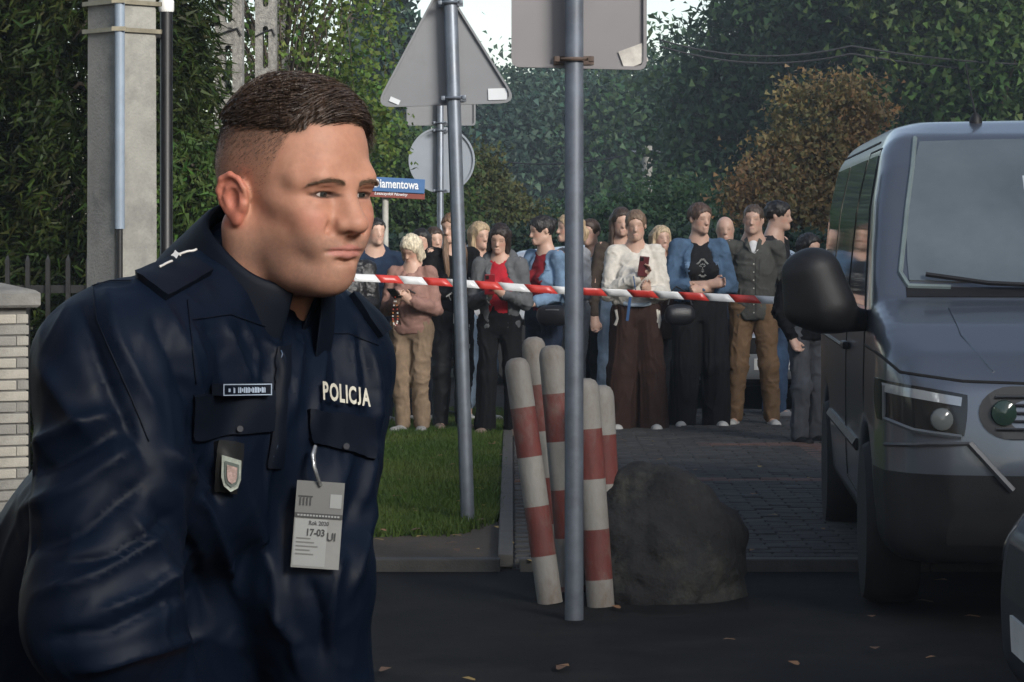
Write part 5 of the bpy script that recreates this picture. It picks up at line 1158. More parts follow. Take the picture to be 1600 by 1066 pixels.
mb = MB(); mb.tube([(-.09, .02, .06), (-.05, .06, .16), (.0, .12, .2), (.08, .06, .15), (.1, .02, .06)], .007, 6); mb.build('strap', _mats['bag_leather'], b, True)
p['strip']('bag_strap', [(.075, .79*H), (.045, .70*H), (.03, .66*H)], .012, _mats['bag_leather'], .006)
person('bald person in dark clothes almost hidden between the denim-jacket woman and the man', 1133, 335, d=23.6, hair=('short', None), woman=False, topm=cloth('dark_olive', (.03, .03, .026)), legm=jd, shoem=black_shoe, coarse=True)
# ---- man in grey-green shirt
shm = cloth('grey_green', (.075, .076, .067), .9, 12); 
p = person('man in dark grey-green button shirt and brown trousers, hands behind his back', 1177, 317, 670, yaw=-4, head=(-3, 0, 0), hair=('short', hairmat('short_brown', (.075, .05, .035))), woman=False, topm=shm, top_hem=.485, top_lo=.02, neck='v', legm=cloth('chino_brown', (.17, .105, .058)), leg=(.056, .043, .038), st=.085, shoem=white_shoe, arms=('behind', 'behind'), fat=1.08)
H = p['H']
bt = pm('shirt_button', (.5, .48, .42), .4)
for k in range(7):
    z_ = (.735-.036*k)*H; p['lay']('button', [(.006*math.cos(q)+.002, z_+.006*math.sin(q)) for q in np.arange(8)*math.pi/4], [tuple(range(8))], bt, .007)
p['strip']('placket', [(.018, .76*H), (.018, .5*H)], .004, cloth('grey_green_dark', (.035, .036, .032)), .003); V, F_ = gridrect(.05, .125, .705*H, .755*H); p['lay']('chest_pocket', V, F_, shm, .005)
for s in (-1, 1):
    mb = MB(); mb.add([(s*.012, -.105, .785*H), (s*.06, -.085, .815*H), (s*.072, -.02, .845*H), (s*.05, -.03, .86*H), (s*.04, -.07, .84*H)], [(0, 1, 2, 3, 4)]); o = mb.build('collar', shm, p['root']); md = o.modifiers.new('s', 'SOLIDIFY'); md.thickness = .006
tv = Fld((-.1, -.16, .74*H), (.1, .08, .86*H), .009); tv.cone((0, -.045, .79*H), (0, -.005, .84*H), .05, .052, .01); a_, b_ = tv.mesh(); meshobj('white_undershirt', a_, b_, cloth('white_tee', (.7, .7, .7)), p['root'])
person('person with dark curly hair in profile behind the man in the grey-green shirt', 1213, 312, d=23.6, yaw=65, hair=('curly', dkhair), woman=False, topm=cloth('charcoal', (.02, .02, .022)), legm=jm, leg=(.054, .042, .036), st=.08, shoem=grey_shoe, coarse=True, step=.05)
person('person with black hood and grey trousers next to the van mirror', 1262, 362, 698, yaw=30, hair=('long', dkhair), topm=blk, top_lo=.03, top_hem=.5, legm=cloth('slate', (.075, .08, .09)), leg=(.052, .043, .04), shoem=black_shoe, hood=blk, arms=('pocket', 'pocket'), step=.02)
# ================================================================== barrier tape
def tape():
    pts = [(430, 430, 20.7), (560, 434, 20.9), (640, 438, 21.0), (735, 444, 21.0), (880, 454, 21.0), (1040, 461, 21.1), (1222, 470, 21.0), (1420, 480, 20.8)]
    P = [at(*q) for q in pts]; cum = [0]
    for a, b in zip(P, P[1:]): cum.append(cum[-1]+(b-a).length)
    def pos(s):
        for i in range(len(P)-1):
            if s <= cum[i+1] or i == len(P)-2:
                t = (s-cum[i])/(cum[i+1]-cum[i]); a, b = P[max(i-1, 0)], P[i]; c, e = P[i+1], P[min(i+2, len(P)-1)]
                return .5*((2*b)+(c-a)*t+(2*a-5*b+4*c-e)*t*t+(3*b-a-3*c+e)*t**3)
    w = .056; st = .19; sl = .05; s = 0; V = []; Fc = []; mi = []; tot = cum[-1]; n = 0
    root = empty('barrier_tape', P[0]); tag(root, 'red and white striped barrier tape stretched across the crowd', 'tape')
    k = 0
    while s < tot-st:
        m = 3; base = len(V)
        for j in range(m+1):
            for q in (0, .5, 1):
                u = min(tot, s+st*j/m+sl*(q-.5)*-1); p = pos(max(0, u)); tw = .10*math.sin(u*1.7)+.05*math.sin(u*4.1)
                V.append(p+Vector((0, (q-.5)*w*math.sin(tw*3)+.006*math.sin(q*3.14), (q-.5)*w*math.cos(tw*2))))
        for j in range(m):
            for q in (0, 1): a = base+j*3+q; Fc.append((a, a+3, a+4, a+1)); mi.append(k % 2)
        s += st; k += 1
    red = pm('tape_red', (.55, .045, .035), .35, var=.08, scale=5); wht = pm('tape_white', (.68, .69, .7), .35, var=.06, scale=5)
    o = meshobj('strip', V, Fc, [red, wht], root, midx=mi, local=False); md = o.modifiers.new('s', 'SOLIDIFY'); md.thickness = .0006
tape()
# ================================================================== the officer in front
def hero():
    root = empty('person', (-.45, 3.25, 0))
    tag(root, 'man in dark navy uniform jacket leaning forward at the left, large in the foreground', 'person')
    th = R(47); pit = R(5); roll = R(0)
    fw = np.array([math.sin(th), -math.cos(th), 0.]); rt = np.array([-math.cos(th), -math.sin(th), 0.]); up = np.array([0, 0, 1.])
    fw2 = fw*math.cos(pit)-up*math.sin(pit); up2 = up*math.cos(pit)+fw*math.sin(pit)
    C = np.array(at(457, 294, 3.05)[:])
    HM = np.stack([rt, fw2, up2], 1)                      # head local (right, forward, up) -> world
    def toW(P):
        P = np.array(P, float); Z0 = P[:, 2].copy(); P[:, 0] *= .89; P[:, 1] *= .89
        P[:, 2] = np.interp(Z0, [-.3, -.125, -.117, -.095, -.075, -.03, 0, .03, .06, .12, .3], [-.265, -.106, -.0985, -.0785, -.0612, -.0235, 0, .0255, .056, .117, .29])
        return P@HM.T+C
    # ---------------------------------------------------------------- head
    f = Fld((-.105, -.2, -.25), (.105, .15, .135), .0023)
    f.ell((0, -.012, .028), (.0745, .1, .088), 0)
    f.ell((0, .034, .04), (.064, .0585, .062), .03)
    f.ell((0, .03, -.035), (.058, .06, .08), .03)
    for s in (-1, 1):
        f.cone((s*.046, -.008, -.064), (s*.013, .071, -.101), .0205, .017, .03)
        f.ell((s*.035, .048, -.045), (.0225, .029, .033), .025)
        f.ell((s*.0505, .048, -.016), (.0145, .025, .014), .02)
        f.ell((s*.043, .004, -.055), (.019, .03, .033), .02)
    f.ell((0, .078, -.097), (.025, .019, .0205), .02)
    f.ell((0, .026, -.106), (.042, .05, .024), .03)
    f.cone((0, -.03, -.06), (0, -.1, -.2), .056, .063, .03)
    for s in (-1, 1): f.cone((s*.06, -.025, -.055), (s*.028, -.02, -.2), .016, .018, .03)
    f.ell((0, .084, -.068), (.03, .0205, .026), .018)
    # brow, sockets
    for s in (-1, 1):
        f.cone((s*.01, .0915, .014), (s*.034, .087, .0185), .0085, .0085, .022)
        f.cone((s*.034, .087, .0185), (s*.053, .069, .014), .0085, .0085, .022)
        f.ell((s*.031, .080, -.053), (.016, .0145, .021), .022); f.ell((s*.038, .074, -.03), (.018, .016, .018), .02)
        f.ell((s*.0315, .1015, -.004), (.0175, .0135, .0115), .012, 'c')
    for s in (-1, 1):
        for q in (-1, 0, 1): f.cone((s*.051, .0685, -.002+q*.003), (s*.060, .056, -.002+q*.008), .0004, .0002, .003, 'c')
    # nose
    f.cone((0, .0925, .006), (0, .1135, -.034), .0088, .0112, .012)
    f.cone((0, .088, -.012), (0, .1, -.038), .0135, .0165, .012)
    f.ell((0, .1155, -.0385), (.0138, .0125, .0112), .008)
    for s in (-1, 1):
        f.ell((s*.0145, .102, -.0405), (.0092, .0135, .0095), .006)
        f.cone((s*.0245, .1, -.037), (s*.037, .083, -.068), .001, .0008, .009, 'c')
        f.ell((s*.0075, .111, -.0495), (.0042, .0065, .004), .003, 'c')
        f.ell((s*.0265, .099, -.0445), (.0018, .006, .005), .007, 'c')
    # eyes
    EY = [np.array([s*.0315, .0765, -.0005]) for s in (-1, 1)]
    for s, e in zip((-1, 1), EY):
        f.ell(e, .0146, .004)
        f.cone(e+[s*-.012, .0112, .0058], e+[s*.014, .0065, .0046], .0042, .0044, .005)       # upper lid fold
        f.ell(e+[s*.001, .0105, -.0125], (.0125, .0045, .0036), .010)        # bag under the eye
        f.ell(e+[-s*.0005, .0145, -.0012], (.0132, .009, .0031), .0012, 'c')
    # mouth
    z0 = -.0735
    for s in (-1, 1):
        f.cone((0, .1005, z0+.0048), (s*.010, .0995, z0+.0054), .0034, .0036, .006)
        f.cone((s*.010, .0995, z0+.0054), (s*.0270, .0925, z0+.0008), .0036, .0022, .005)
        f.cone((0, .0988, z0-.0058), (s*.012, .0968, z0-.0052), .0046, .0042, .006)
        f.cone((s*.012, .0968, z0-.0052), (s*.0268, .0915, z0-.001), .0042, .0022, .005)
    for s in (-1, 1):
        f.cone((0, .1042, z0), (s*.012, .102, z0+.0004), .0012, .0012, .0024, 'c')
        f.cone((s*.012, .102, z0+.0004), (s*.0290, .0962, z0-.0018), .0013, .0024, .003, 'c')
    f.cone((-.003, .1045, -.0565), (-.003, .104, -.0625), .0012, .0016, .006, 'c'); f.cone((.003, .1045, -.0565), (.003, .104, -.0625), .0012, .0016, .006, 'c')
    f.cone((-.012, .0985, -.0855), (.012, .0985, -.0855), .002, .002, .01, 'c')
    # ears
    for s in (-1, 1):
        ex = lambda x, y, z: (s*(x-.001), y*.92+.004, z*.95-.011)
        f.ell(ex(.078, -.014, -.008), (.009, .0165, .027), .006)
        f.ell(ex(.0845, -.018, -.003), (.0062, .0175, .0275), .005); f.ell(ex(.088, -.021, .004), (.0045, .0125, .0215), .004)
        f.ell(ex(.0905, -.011, -.007), (.0065, .0082, .0155), .004, 'c')
        hel = [(.081, .0025, -.004), (.085, .0035, .010), (.089, -.004, .0225), (.0925, -.0165, .0275), (.0945, -.0295, .0205), (.0935, -.0355, .004), (.089, -.0325, -.014), (.0845, -.022, -.029)]
        f.chain([ex(*p) for p in hel], [.003, .0036, .0039, .0041, .0042, .004, .0038, .0042], .002)
        ant = [(.0865, -.012, .0165), (.0895, -.0215, .009), (.0895, -.0255, -.004), (.087, -.0215, -.0165)]
        f.chain([ex(*p) for p in ant], [.0028, .0034, .0036, .003], .003)
        f.ell(ex(.082, -.0125, -.0325), (.0052, .0092, .0105), .005)
        f.cone(ex(.082, .0015, -.012), ex(.0815, -.001, -.019), .0046, .004, .004)
    V, Q = f.mesh(); V = relax(V, Q, 2, .45)
    Nn = vnormals(V, Q)
    # colour of the skin, hair toned scalp, stubble, lips
    x, y, z = V.T; ax_ = np.abs(x)
    sm = lambda e0, e1, t: (lambda u: u*u*(3-2*u))(np.clip((t-e0)/(e1-e0), 0, 1))
    rng0 = np.random.RandomState(1); base = np.array([.47, .232, .152]); col = np.tile(base, (len(V), 1))
    def blend(m, c):
        nonlocal col
        col = col*(1-m[:, None])+np.array(c)*m[:, None]
    nz1 = vnoise(V*38, 1)*.5+vnoise(V*90, 2)*.3
    blend(np.clip(sm(.03, .0, np.hypot(ax_-.046, (z+.035)))*.55*(y > .01)+nz1*.1, 0, 1), (.50, .20, .145))      # cheeks
    blend(sm(.02, .004, np.sqrt(x**2+(y-.117)**2+(z+.042)**2))*.45, (.52, .21, .15))                      # nose tip
    blend(sm(.0705, .080, ax_)*sm(.014, .004, y)*sm(.03, .02, z)*sm(-.06, -.05, z)*.75, (.50, .155, .105))               # ears
    blend((sm(-.045, -.066, z)*sm(-.16, -.13, z)*(y > -.02)*.42*(1+nz1*.6)*(.6+.8*rng0.rand(len(V)))).clip(0, 1), (.27, .165, .125))                          # beard shadow
    lip = sm(.0155, .0125, np.abs((z-z0)*1.15))*sm(.029, .023, ax_)*sm(.088, .093, y)
    lip = lip*sm(.0108, .0082, np.abs(z-z0)+ax_*.2)
    blend(lip*.8, (.44, .175, .145))
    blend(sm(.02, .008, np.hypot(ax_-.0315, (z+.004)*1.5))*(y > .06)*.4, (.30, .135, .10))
    blend(sm(.0022, .0006, np.abs(np.hypot((ax_-.031)/.0135, (z+.0017)/.0036)-1)*.0036)*(y > .07)*.85, (.06, .035, .028))
    blend(sm(.006, .002, np.abs(z-.0125-.004*np.sin(np.clip((ax_-.011)/.043, 0, 1)*2.6)))*sm(.009, .013, ax_)*sm(.056, .05, ax_)*(y > .05)*.35, (.13, .08, .055))
    blend(sm(-.12, -.2, z)*.3, (.5, .24, .17))
    # hair regions
    fr = .073-1.0*np.maximum(ax_-.03, 0)*-.0                     # front hairline height
    hl = sm(-.004, .004, z-(.078-.42*np.maximum(.04-ax_, 0)*0+.14*np.maximum(.048-ax_, 0)-.05*0))
    tem = sm(.044, .036, y-np.clip((z-.03)*.45, -.03, .03))       # behind the temple line
    ear = ((ax_ > .0745) & (y > -.043) & (y < .014) & (z < .024))
    sidez = sm(-.05, .055, z)
    side = tem*sidez*(~ear)
    topm = np.maximum(sm(.060, .072, z)*sm(.075, .062, y), sm(.072+.10*np.clip(-x-.015, 0, .1), .078+.10*np.clip(-x-.015, 0, .1), z)*sm(.088, .08, y))
    hairk = np.clip(np.maximum(side*(.06+.62*sm(.0, .08, z)), topm), 0, 1)
    blend(hairk*.9*(1+nz1*.25).clip(.6, 1.1), (.10, .07, .05))
    blot = .5*vnoise(V*55, 8)+.35*vnoise(V*130, 9)+.3*(rng0.rand(len(V))-.5)
    col = col*(1+.10*blot[:, None]*np.array([[.6, 1.1, 1.2]]))
    Vw = toW(V)
    skin = pm('skin_face', (1, 1, 1), .54, var=.13, scale=170, attr='Col', sss=.1, bump=.1, bscale=1300, rvar=.08, spec=.32, detail=9)
    # lower body (hidden by the uniform, continuous with the head mesh), hands resting on the thighs
    tt = np.array([-.41, .41, -.82]); ft = np.array([.58, -.58, -.57])
    SR = np.array([-.406, 2.925, 1.370]); SL = np.array([-.214, 3.2, 1.36]); M = np.array([-.298, 3.07, 1.372])
    ER = np.array(at(165, 965, 2.83)[:]); EL = np.array(at(478, 905, 3.08)[:])
    PV = M+.52*tt
    HipR = PV+rt*.1; HipL = PV-rt*.1
    KR = HipR+fw*.40+np.array([0, 0, -.2]); KL = HipL+fw*.40+np.array([0, 0, -.2])
    AR = np.array([KR[0]-fw[0]*.08, KR[1]-fw[1]*.08, .09]); AL = np.array([KL[0]-fw[0]*.08, KL[1]-fw[1]*.08, .09])
    WR = KR+np.array([0, 0, .125])-fw*.06+rt*.0; WL = KL+np.array([0, 0, .125])-fw*.06
    g = Fld((-.95, 2.55, .02), (.2, 3.75, 1.52), .0105)
    g.cone(M+.05*tt, M+.36*tt, .095, .1, .04, side=rt, w=1.4); g.cone(M+.36*tt, PV, .1, .11, .04, side=rt, w=1.3)
    nb = np.array([-.285, 3.125, 1.41])
    g.cone(toW([[0, -.06, -.13]])[0], nb, .045, .05, .03); g.cone(nb, M+.05*tt, .055, .07, .04)
    for a, b, c in ((SR, ER, WR), (SL, EL, WL)):
        g.cone(a, b, .05, .042, .03); g.cone(b, c, .042, .028, .02)
        d = fw*.8-up*.25; d = d/np.linalg.norm(d); pw = c+d*.05
        g.cone(c, c+d*.085, .026, .03, .015, side=rt, w=1.35)
        for i, (o_, l_) in enumerate(((-.033, .065), (-.011, .078), (.011, .082), (.033, .074))):
            p0 = c+d*.085+rt*o_; p1 = p0+d*l_*.55-up*.012; p2 = p1+d*l_*.3-up*.03
            g.chain([p0, p1, p2], [.0105, .0095, .0085], .004)
        sgn = 1 if c is WR else -1
        q0 = c+d*.03-rt*sgn*.03; g.chain([q0, q0+d*.03-rt*sgn*.03-up*.008, q0+d*.06-rt*sgn*.034-up*.02], [.013, .011, .0095], .006)
    for a, b, c in ((HipR, KR, AR), (HipL, KL, AL)):
        g.cone(a, b, .085, .06, .03); g.cone(b, c, .058, .035, .03); g.cone(c, c+fw*.14-up*.05, .035, .03, .02)
    V2, Q2 = g.mesh()
    V3 = np.concatenate([Vw, V2]); Q3 = np.concatenate([Q, Q2+len(Vw)])
    o = meshobj('body', V3, Q3, skin, root, local=False); setcol(o, np.concatenate([col, np.tile(base, (len(V2), 1))]))
    # eyes
    eyew = pm('eye_white', (.45, .39, .36), .12, var=.05, scale=80, rvar=.02); iris = pm('iris', (.03, .032, .03), .1, var=.5, scale=900, rvar=.02); pup = pm('pupil', (.004, .004, .004), .05, rvar=0)
    for e in EY:
        bm = bmesh.new(); bmesh.ops.create_uvsphere(bm, u_segments=32, v_segments=24, radius=.0125)
        gaze = np.array([-.10, 1., -.06]); gaze = gaze/np.linalg.norm(gaze)
        MM = Vector(gaze).to_track_quat('Z', 'Y').to_matrix()
        Ve = []; mi = []
        for v in bm.verts:
            c = v.co.copy()
            if c.z > .0112: c.z += (c.z-.0112)*.25
            Ve.append(toW([np.array((MM@c)[:])+e])[0])
        for fc in bm.faces:
            ang = math.degrees(math.acos(max(-1, min(1, fc.calc_center_median().normalized().z))))
            mi.append(2 if ang < 10 else 1 if ang < 29 else 0)
        Fe = [[v.index for v in fc.verts] for fc in bm.faces]; bm.free()
        meshobj('eye', np.array(Ve), Fe, [eyew, iris, pup], root, midx=mi, local=False)
    # ---------------------------------------------------------------- hair as strands
    rng = np.random.RandomState(3)
    hairm = pm('hair_brown', (.2, .135, .085), .6, var=.5, scale=260, stretch=(1, 1, 1), spec=.22, rvar=.1)
    def strands(P, D, L, w0, bend, name, seg=4, mat=hairm):
        n = len(P); ts = np.linspace(0, 1, seg+1)
        W_ = np.cross(D, rng.normal(size=(n, 3))); W_ /= np.linalg.norm(W_, axis=1, keepdims=True)
        VV = []
        for t in ts:
            c = P+D*(L*t)[:, None]+bend*((t**2)*L)[:, None]
            wd = w0*(1-.85*t**1.5)
            VV.append(c-W_*wd/2); VV.append(c+W_*wd/2)
        VV = np.stack(VV, 1)                                  # n, 2*(seg+1), 3
        q = np.array([[2*i, 2*i+1, 2*i+3, 2*i+2] for i in range(seg)])
        FF = (q[None]+(np.arange(n)*2*(seg+1))[:, None, None]).reshape(-1, 4)
        return meshobj(name, toW(VV.reshape(-1, 3)), FF, mat, root, local=False)
    def pick(mask, n):
        p = mask/mask.sum(); i = rng.choice(len(V), n, p=p); return i, V[i]+rng.normal(size=(n, 3))*.0008
    ok = (Nn[:, 2] > -.6)
    i, P = pick(topm*(topm > .25)*ok, 14000)
    px_, py_, pz_ = P.T
    part = sm(.035, .05, px_)                                  # near his right edge hair lies short and down
    fr_ = sm(.03, .07, py_); D = np.stack([-.45-.35*fr_+.3*vnoise(P*18, 3), .62-.75*fr_+.35*vnoise(P*16, 4), 0*px_], 1)
    D -= Nn[i]*(D*Nn[i]).sum(1)[:, None]; D = D/np.linalg.norm(D, axis=1, keepdims=True)+Nn[i]*(.22+.25*fr_)[:, None]
    P = P+Nn[i]*(rng.rand(len(P))**1.3*.011*sm(.2, .9, topm[i]))[:, None]
    D += rng.normal(size=D.shape)*.05; D /= np.linalg.norm(D, axis=1, keepdims=True)
    Lh = (.024+.008*rng.rand(len(P)))*(1-.45*part)*(1-.3*sm(.045, .075, py_))
    bend = -Nn[i]*.28+np.stack([-.1+.25*vnoise(P*22, 5), .1*vnoise(P*22, 6)-.2*fr_, -.08+.1*vnoise(P*22, 7)], 1)
    strands(P, D, Lh, .0011, bend, 'hair', 4)
    sd = side*(1-topm)*sm(-.035, .05, z)*ok
    i, P = pick(sd*(sd > .05), 9000)
    D = Nn[i]*.3+np.stack([0*P[:, 0], -.45+0*P[:, 0], -.6+0*P[:, 0]], 1)+rng.normal(size=P.shape)*.22; D /= np.linalg.norm(D, axis=1, keepdims=True)
    strands(P, D, .0015+.0035*sm(.03, .078, P[:, 2])+.001*rng.rand(len(P)), .0004, np.zeros_like(D), 'short_side_hair', 1)
    # brows
    BR = pm('brow_hair', (.13, .08, .05), .5, var=.3, scale=200)
    tree = BVHTree.FromPolygons(V.tolist(), Q.tolist())
    PB = []; DB = []
    for s in (-1, 1):
        for _ in range(520):
            t = rng.rand(); bx = s*(.011+.043*t); bz = .0125+.0065*math.sin(t*2.3)-.0065*t*t+rng.normal()*.0016*(1-.5*t)
            h = tree.ray_cast(Vector((bx, .2, bz)), Vector((0, -1, 0)))
            if h[0] is None: continue
            PB.append(h[0][:]); DB.append((s*(.75+.3*t), .16+.2*rng.rand(), .42-.75*t+rng.normal()*.15))
    DB = np.array(DB); DB /= np.linalg.norm(DB, axis=1, keepdims=True)
    strands(np.array(PB), DB, .005+.002*rng.rand(len(PB)), .00042, np.zeros_like(DB)-np.array([0, .3, 0]), 'eyebrows', 2, BR)
    # ---------------------------------------------------------------- uniform jacket
    s_ = Fld((-.8, 2.6, .84), (.02, 3.62, 1.56), .0053)
    lat = SR-SL
    s_.cone(M+.07*tt, M+.30*tt+.015*ft, .128, .14, .05, side=lat, w=1.32)
    s_.cone(M+.30*tt+.02*ft, PV+.0*ft, .145, .15, .06, side=lat, w=1.3)
    s_.ell(M+.12*tt+.075*ft+rt*.085, (.085, .085, .075), .06); s_.ell(M+.12*tt+.07*ft-rt*.065, (.085, .085, .075), .06)
    s_.ell(M+.34*tt+.07*ft, (.13, .13, .13), .08)
    for a, e, w_ in ((SR, ER, WR), (SL, EL, WL)):
        rr = 1 if a is SR else .9
        s_.cone(a, nb+up*.043, .072*rr, .06, .05)
        s_.cone(a-up*.01, e, .08*rr, .073*rr, .045)
        s_.cone(e, w_-up*.0, .073*rr, .055, .03)
    s_.cone(nb+up*.09+fw*.08, nb+fw*.11-up*.03, .05, .01, .02, 'c')        # open throat
    SV, SQ = s_.mesh(); SV = relax(SV, SQ, 3, .5)
    SN = vnormals(SV, SQ)
    # folds of the cloth: soft swellings from noise, then creases laid along the pulls
    n1 = vnoise(SV*np.array([7, 7, 5]), 11); n2 = vnoise(SV*np.array([17, 17, 9])+n1[:, None]*.8, 12)
    n3 = vnoise(SV*np.array([30, 30, 13])+n1[:, None]*1.5, 13)
    SV = SV+SN*(n1*.006+(1-np.abs(n2))*.005-.0025+np.maximum(0, .6-np.abs(n3)*2)*.0025)[:, None]
    SN = vnormals(SV, SQ)
    FOLDS = [  # (pixel path on the photograph, half width px, height mm): creases the photograph shows
        ([(292, 500), (312, 560), (330, 606)], 9, 5), ([(352, 505), (372, 560), (392, 600)], 7, 5), ([(384, 508), (404, 560), (402, 596)], 7, 5), ([(322, 500), (345, 545), (352, 600)], 11, -5),
        ([(410, 530), (436, 560), (440, 600)], 8, 5), ([(372, 500), (395, 545), (420, 610)], 9, -4),
        ([(505, 545), (500, 580), (490, 640), (480, 690)], 9, 6), ([(545, 520), (548, 570), (556, 640)], 8, 6), ([(520, 520), (528, 580), (530, 640)], 10, -5), ([(575, 540), (588, 600), (590, 680)], 9, 6),
        ([(470, 520), (462, 580), (455, 660)], 10, 5), ([(560, 520), (572, 580), (575, 640)], 8, -4),
        ([(120, 470), (150, 560), (185, 640), (230, 720)], 16, -8), ([(60, 560), (110, 640), (150, 690)], 18, 7), ([(40, 700), (110, 672), (190, 640)], 15, 7), ([(30, 800), (120, 760), (220, 690)], 18, 7), ([(40, 745), (110, 712), (190, 670)], 14, -6),
        ([(40, 860), (130, 830), (240, 740)], 16, -6), ([(290, 760), (325, 800), (345, 850), (372, 930)], 12, 9), ([(262, 700), (300, 745), (330, 770)], 10, 7), ([(240, 780), (290, 850), (330, 960)], 15, -6), ([(200, 800), (255, 880), (290, 980)], 15, 6),
        ([(165, 440), (180, 520), (220, 600), (250, 660)], 12, 5), ([(235, 480), (270, 560), (300, 640)], 14, -5), ([(255, 470), (300, 560), (322, 660)], 9, 4),
        ([(590, 690), (575, 740), (560, 800)], 14, 7), ([(560, 760), (545, 820), (530, 880)], 14, -6), ([(548, 700), (520, 780), (500, 860)], 14, 6), ([(585, 780), (570, 850), (548, 930)], 10, 6),
        ([(330, 690), (380, 760), (420, 870)], 25, 5), ([(410, 700), (440, 800), (450, 930)], 22, -5), ([(300, 640), (318, 720), (345, 790)], 12, -9), ([(430, 500), (437, 620), (428, 720), (415, 800)], 5, 4),
        ([(60, 930), (150, 900), (260, 830)], 12, 7), ([(70, 1000), (170, 985), (300, 920)], 12, -6), ([(120, 1050), (220, 1020), (330, 990)], 11, 7), ([(90, 880), (180, 870), (280, 800)], 9, -5), ([(400, 820), (430, 900), (440, 1000)], 16, 6), ([(480, 900), (500, 960), (505, 1040)], 14, -6), ([(420, 940), (460, 1000), (470, 1060)], 12, 6), ([(150, 960), (230, 930), (310, 860)], 8, 6), ([(540, 840), (520, 920), (515, 1000)], 10, 6)]
    PX = topx(SV); cv = SV-np.array([0, 0, 1.5]); cv /= np.linalg.norm(cv, axis=1, keepdims=True)
    face = np.clip(-(SN*cv).sum(1)*2.2, 0, 1)
    disp = np.zeros(len(SV))
    for path, hw, amp in FOLDS:
        best = np.full(len(SV), 1e9); tb = np.zeros(len(SV)); n_ = len(path)-1
        for j in range(n_):
            a = np.array(path[j], float); b = np.array(path[j+1], float); ba = b-a
            t = np.clip(((PX-a)@ba)/(ba@ba), 0, 1); d = np.linalg.norm(PX-a-t[:, None]*ba, axis=1)
            m = d < best; best[m] = d[m]; tb[m] = (j+t[m])/n_
        w = hw*.85
        disp += amp*.0016*np.exp(-(best/w)**1.35)*np.clip(np.minimum(tb, 1-tb)*4+.25, 0, 1)
    SV = SV+SN*(disp*face)[:, None]
    navy = pm('navy_cloth', (.0021, .0054, .0138), .54, var=.28, scale=9, bump=.09, bscale=1500, spec=.13, rvar=.1)
    navy2 = pm('navy_cloth_dark', (.0018, .0038, .009), .6, var=.2, scale=9, bump=.1, bscale=900, spec=.15)
    jk = meshobj('jacket', SV, SQ, navy, root, local=False)
    bvh = BVHTree.FromPolygons(SV.tolist(), SQ.tolist())
    O = Vector((0, 0, 1.5))
    def hit(px, py):
        d = (at(px, py, 3.)-O).normalized(); h = bvh.ray_cast(O, d)
        return (h[0], h[1]) if h[0] is not None else (None, None)
    def patch(name, quad, mat, lift=.001, thick=.0025, nx=14, ny=10, parent=jk, corner=0, smooth=True, plane=False):
        "cloth piece sewn on: grid laid over the jacket between four corners"
        q = [np.array(c, float) for c in quad]; V = []; Nv = []
        for j in range(ny+1):
            for i_ in range(nx+1):
                u, v = i_/nx, j/ny
                p = (q[0]*(1-u)+q[1]*u)*(1-v)+(q[3]*(1-u)+q[2]*u)*v
                h, n = hit(*p)
                if h is None: V.append(None); Nv.append(None)
                else: V.append(np.array(h[:])); Nv.append(np.array(n[:]))
        good = [k for k in range(len(V)) if V[k] is not None]
        for k in range(len(V)):
            if V[k] is None:
                j = min(good, key=lambda g_: abs(g_-k)); V[k] = V[j]; Nv[k] = Nv[j]
        V = np.array(V).reshape(ny+1, nx+1, 3); Nv = np.array(Nv).reshape(ny+1, nx+1, 3)
        for _ in range(3):
            Nv[1:-1, 1:-1] = (Nv[:-2, 1:-1]+Nv[2:, 1:-1]+Nv[1:-1, :-2]+Nv[1:-1, 2:]+Nv[1:-1, 1:-1])/5
            V[1:-1, 1:-1] = .5*V[1:-1, 1:-1]+.5*(V[:-2, 1:-1]+V[2:, 1:-1]+V[1:-1, :-2]+V[1:-1, 2:])/4
        Nv /= np.linalg.norm(Nv, axis=2, keepdims=True)
        T = (V+Nv*(lift+thick)).reshape(-1, 3); B = (V+Nv*(lift-.012)).reshape(-1, 3); n = len(T); w = nx+1
        Fc = []
        for j in range(ny):
            for i_ in range(nx):
                a = j*w+i_; Fc.append((a, a+w, a+w+1, a+1))
        ring = [i_ for i_ in range(w)]+[j*w+nx for j in range(1, ny+1)]+[ny*w+i_ for i_ in range(nx-1, -1, -1)]+[j*w for j in range(ny-1, 0, -1)]
        for a, b in zip(ring, ring[1:]+ring[:1]): Fc.append((a, b, b+n, a+n))
        ob = meshobj(name, np.concatenate([T, B]), Fc, mat, parent, smooth=smooth, local=False)
        ob.data.set_sharp_from_angle(angle=R(50)); return ob
    def mark(name, VF, quad, mat, lift=.007, parent=jk, ref=None):
        "flat print: mesh given in a unit square laid onto the jacket"
        V, Fc = VF; q0 = [np.array(c, float) for c in quad]; q = [np.array(c, float) for c in (ref or quad)]; out = []
        gx, gy = 6, 2; G = []; GN = []
        for j in range(gy+1):
            for i_ in range(gx+1):
                u, w = i_/gx, j/gy; h, n = hit(*((q[0]*(1-u)+q[1]*u)*(1-w)+(q[3]*(1-u)+q[2]*u)*w)); 
                if h is None:
                    for dy in range(2, 60, 2):
                        h, n = hit(*(((q[0]*(1-u)+q[1]*u)*(1-w)+(q[3]*(1-u)+q[2]*u)*w)+np.array([0, dy])))
                        if h is not None: break
                G.append(np.array(h[:])); GN.append(np.array(n[:]))
        G = np.array(G).reshape(gy+1, gx+1, 3); n_ = np.array(GN).mean(0); n_ /= np.linalg.norm(n_)
        A_ = np.array([[1, i_/gx, j/gy, (i_/gx)**2] for j in range(gy+1) for i_ in range(gx+1)]); cf = np.linalg.lstsq(A_, G.reshape(-1, 3), rcond=None)[0]
        raise_ = ((G.reshape(-1, 3)-A_@cf)@n_).max()
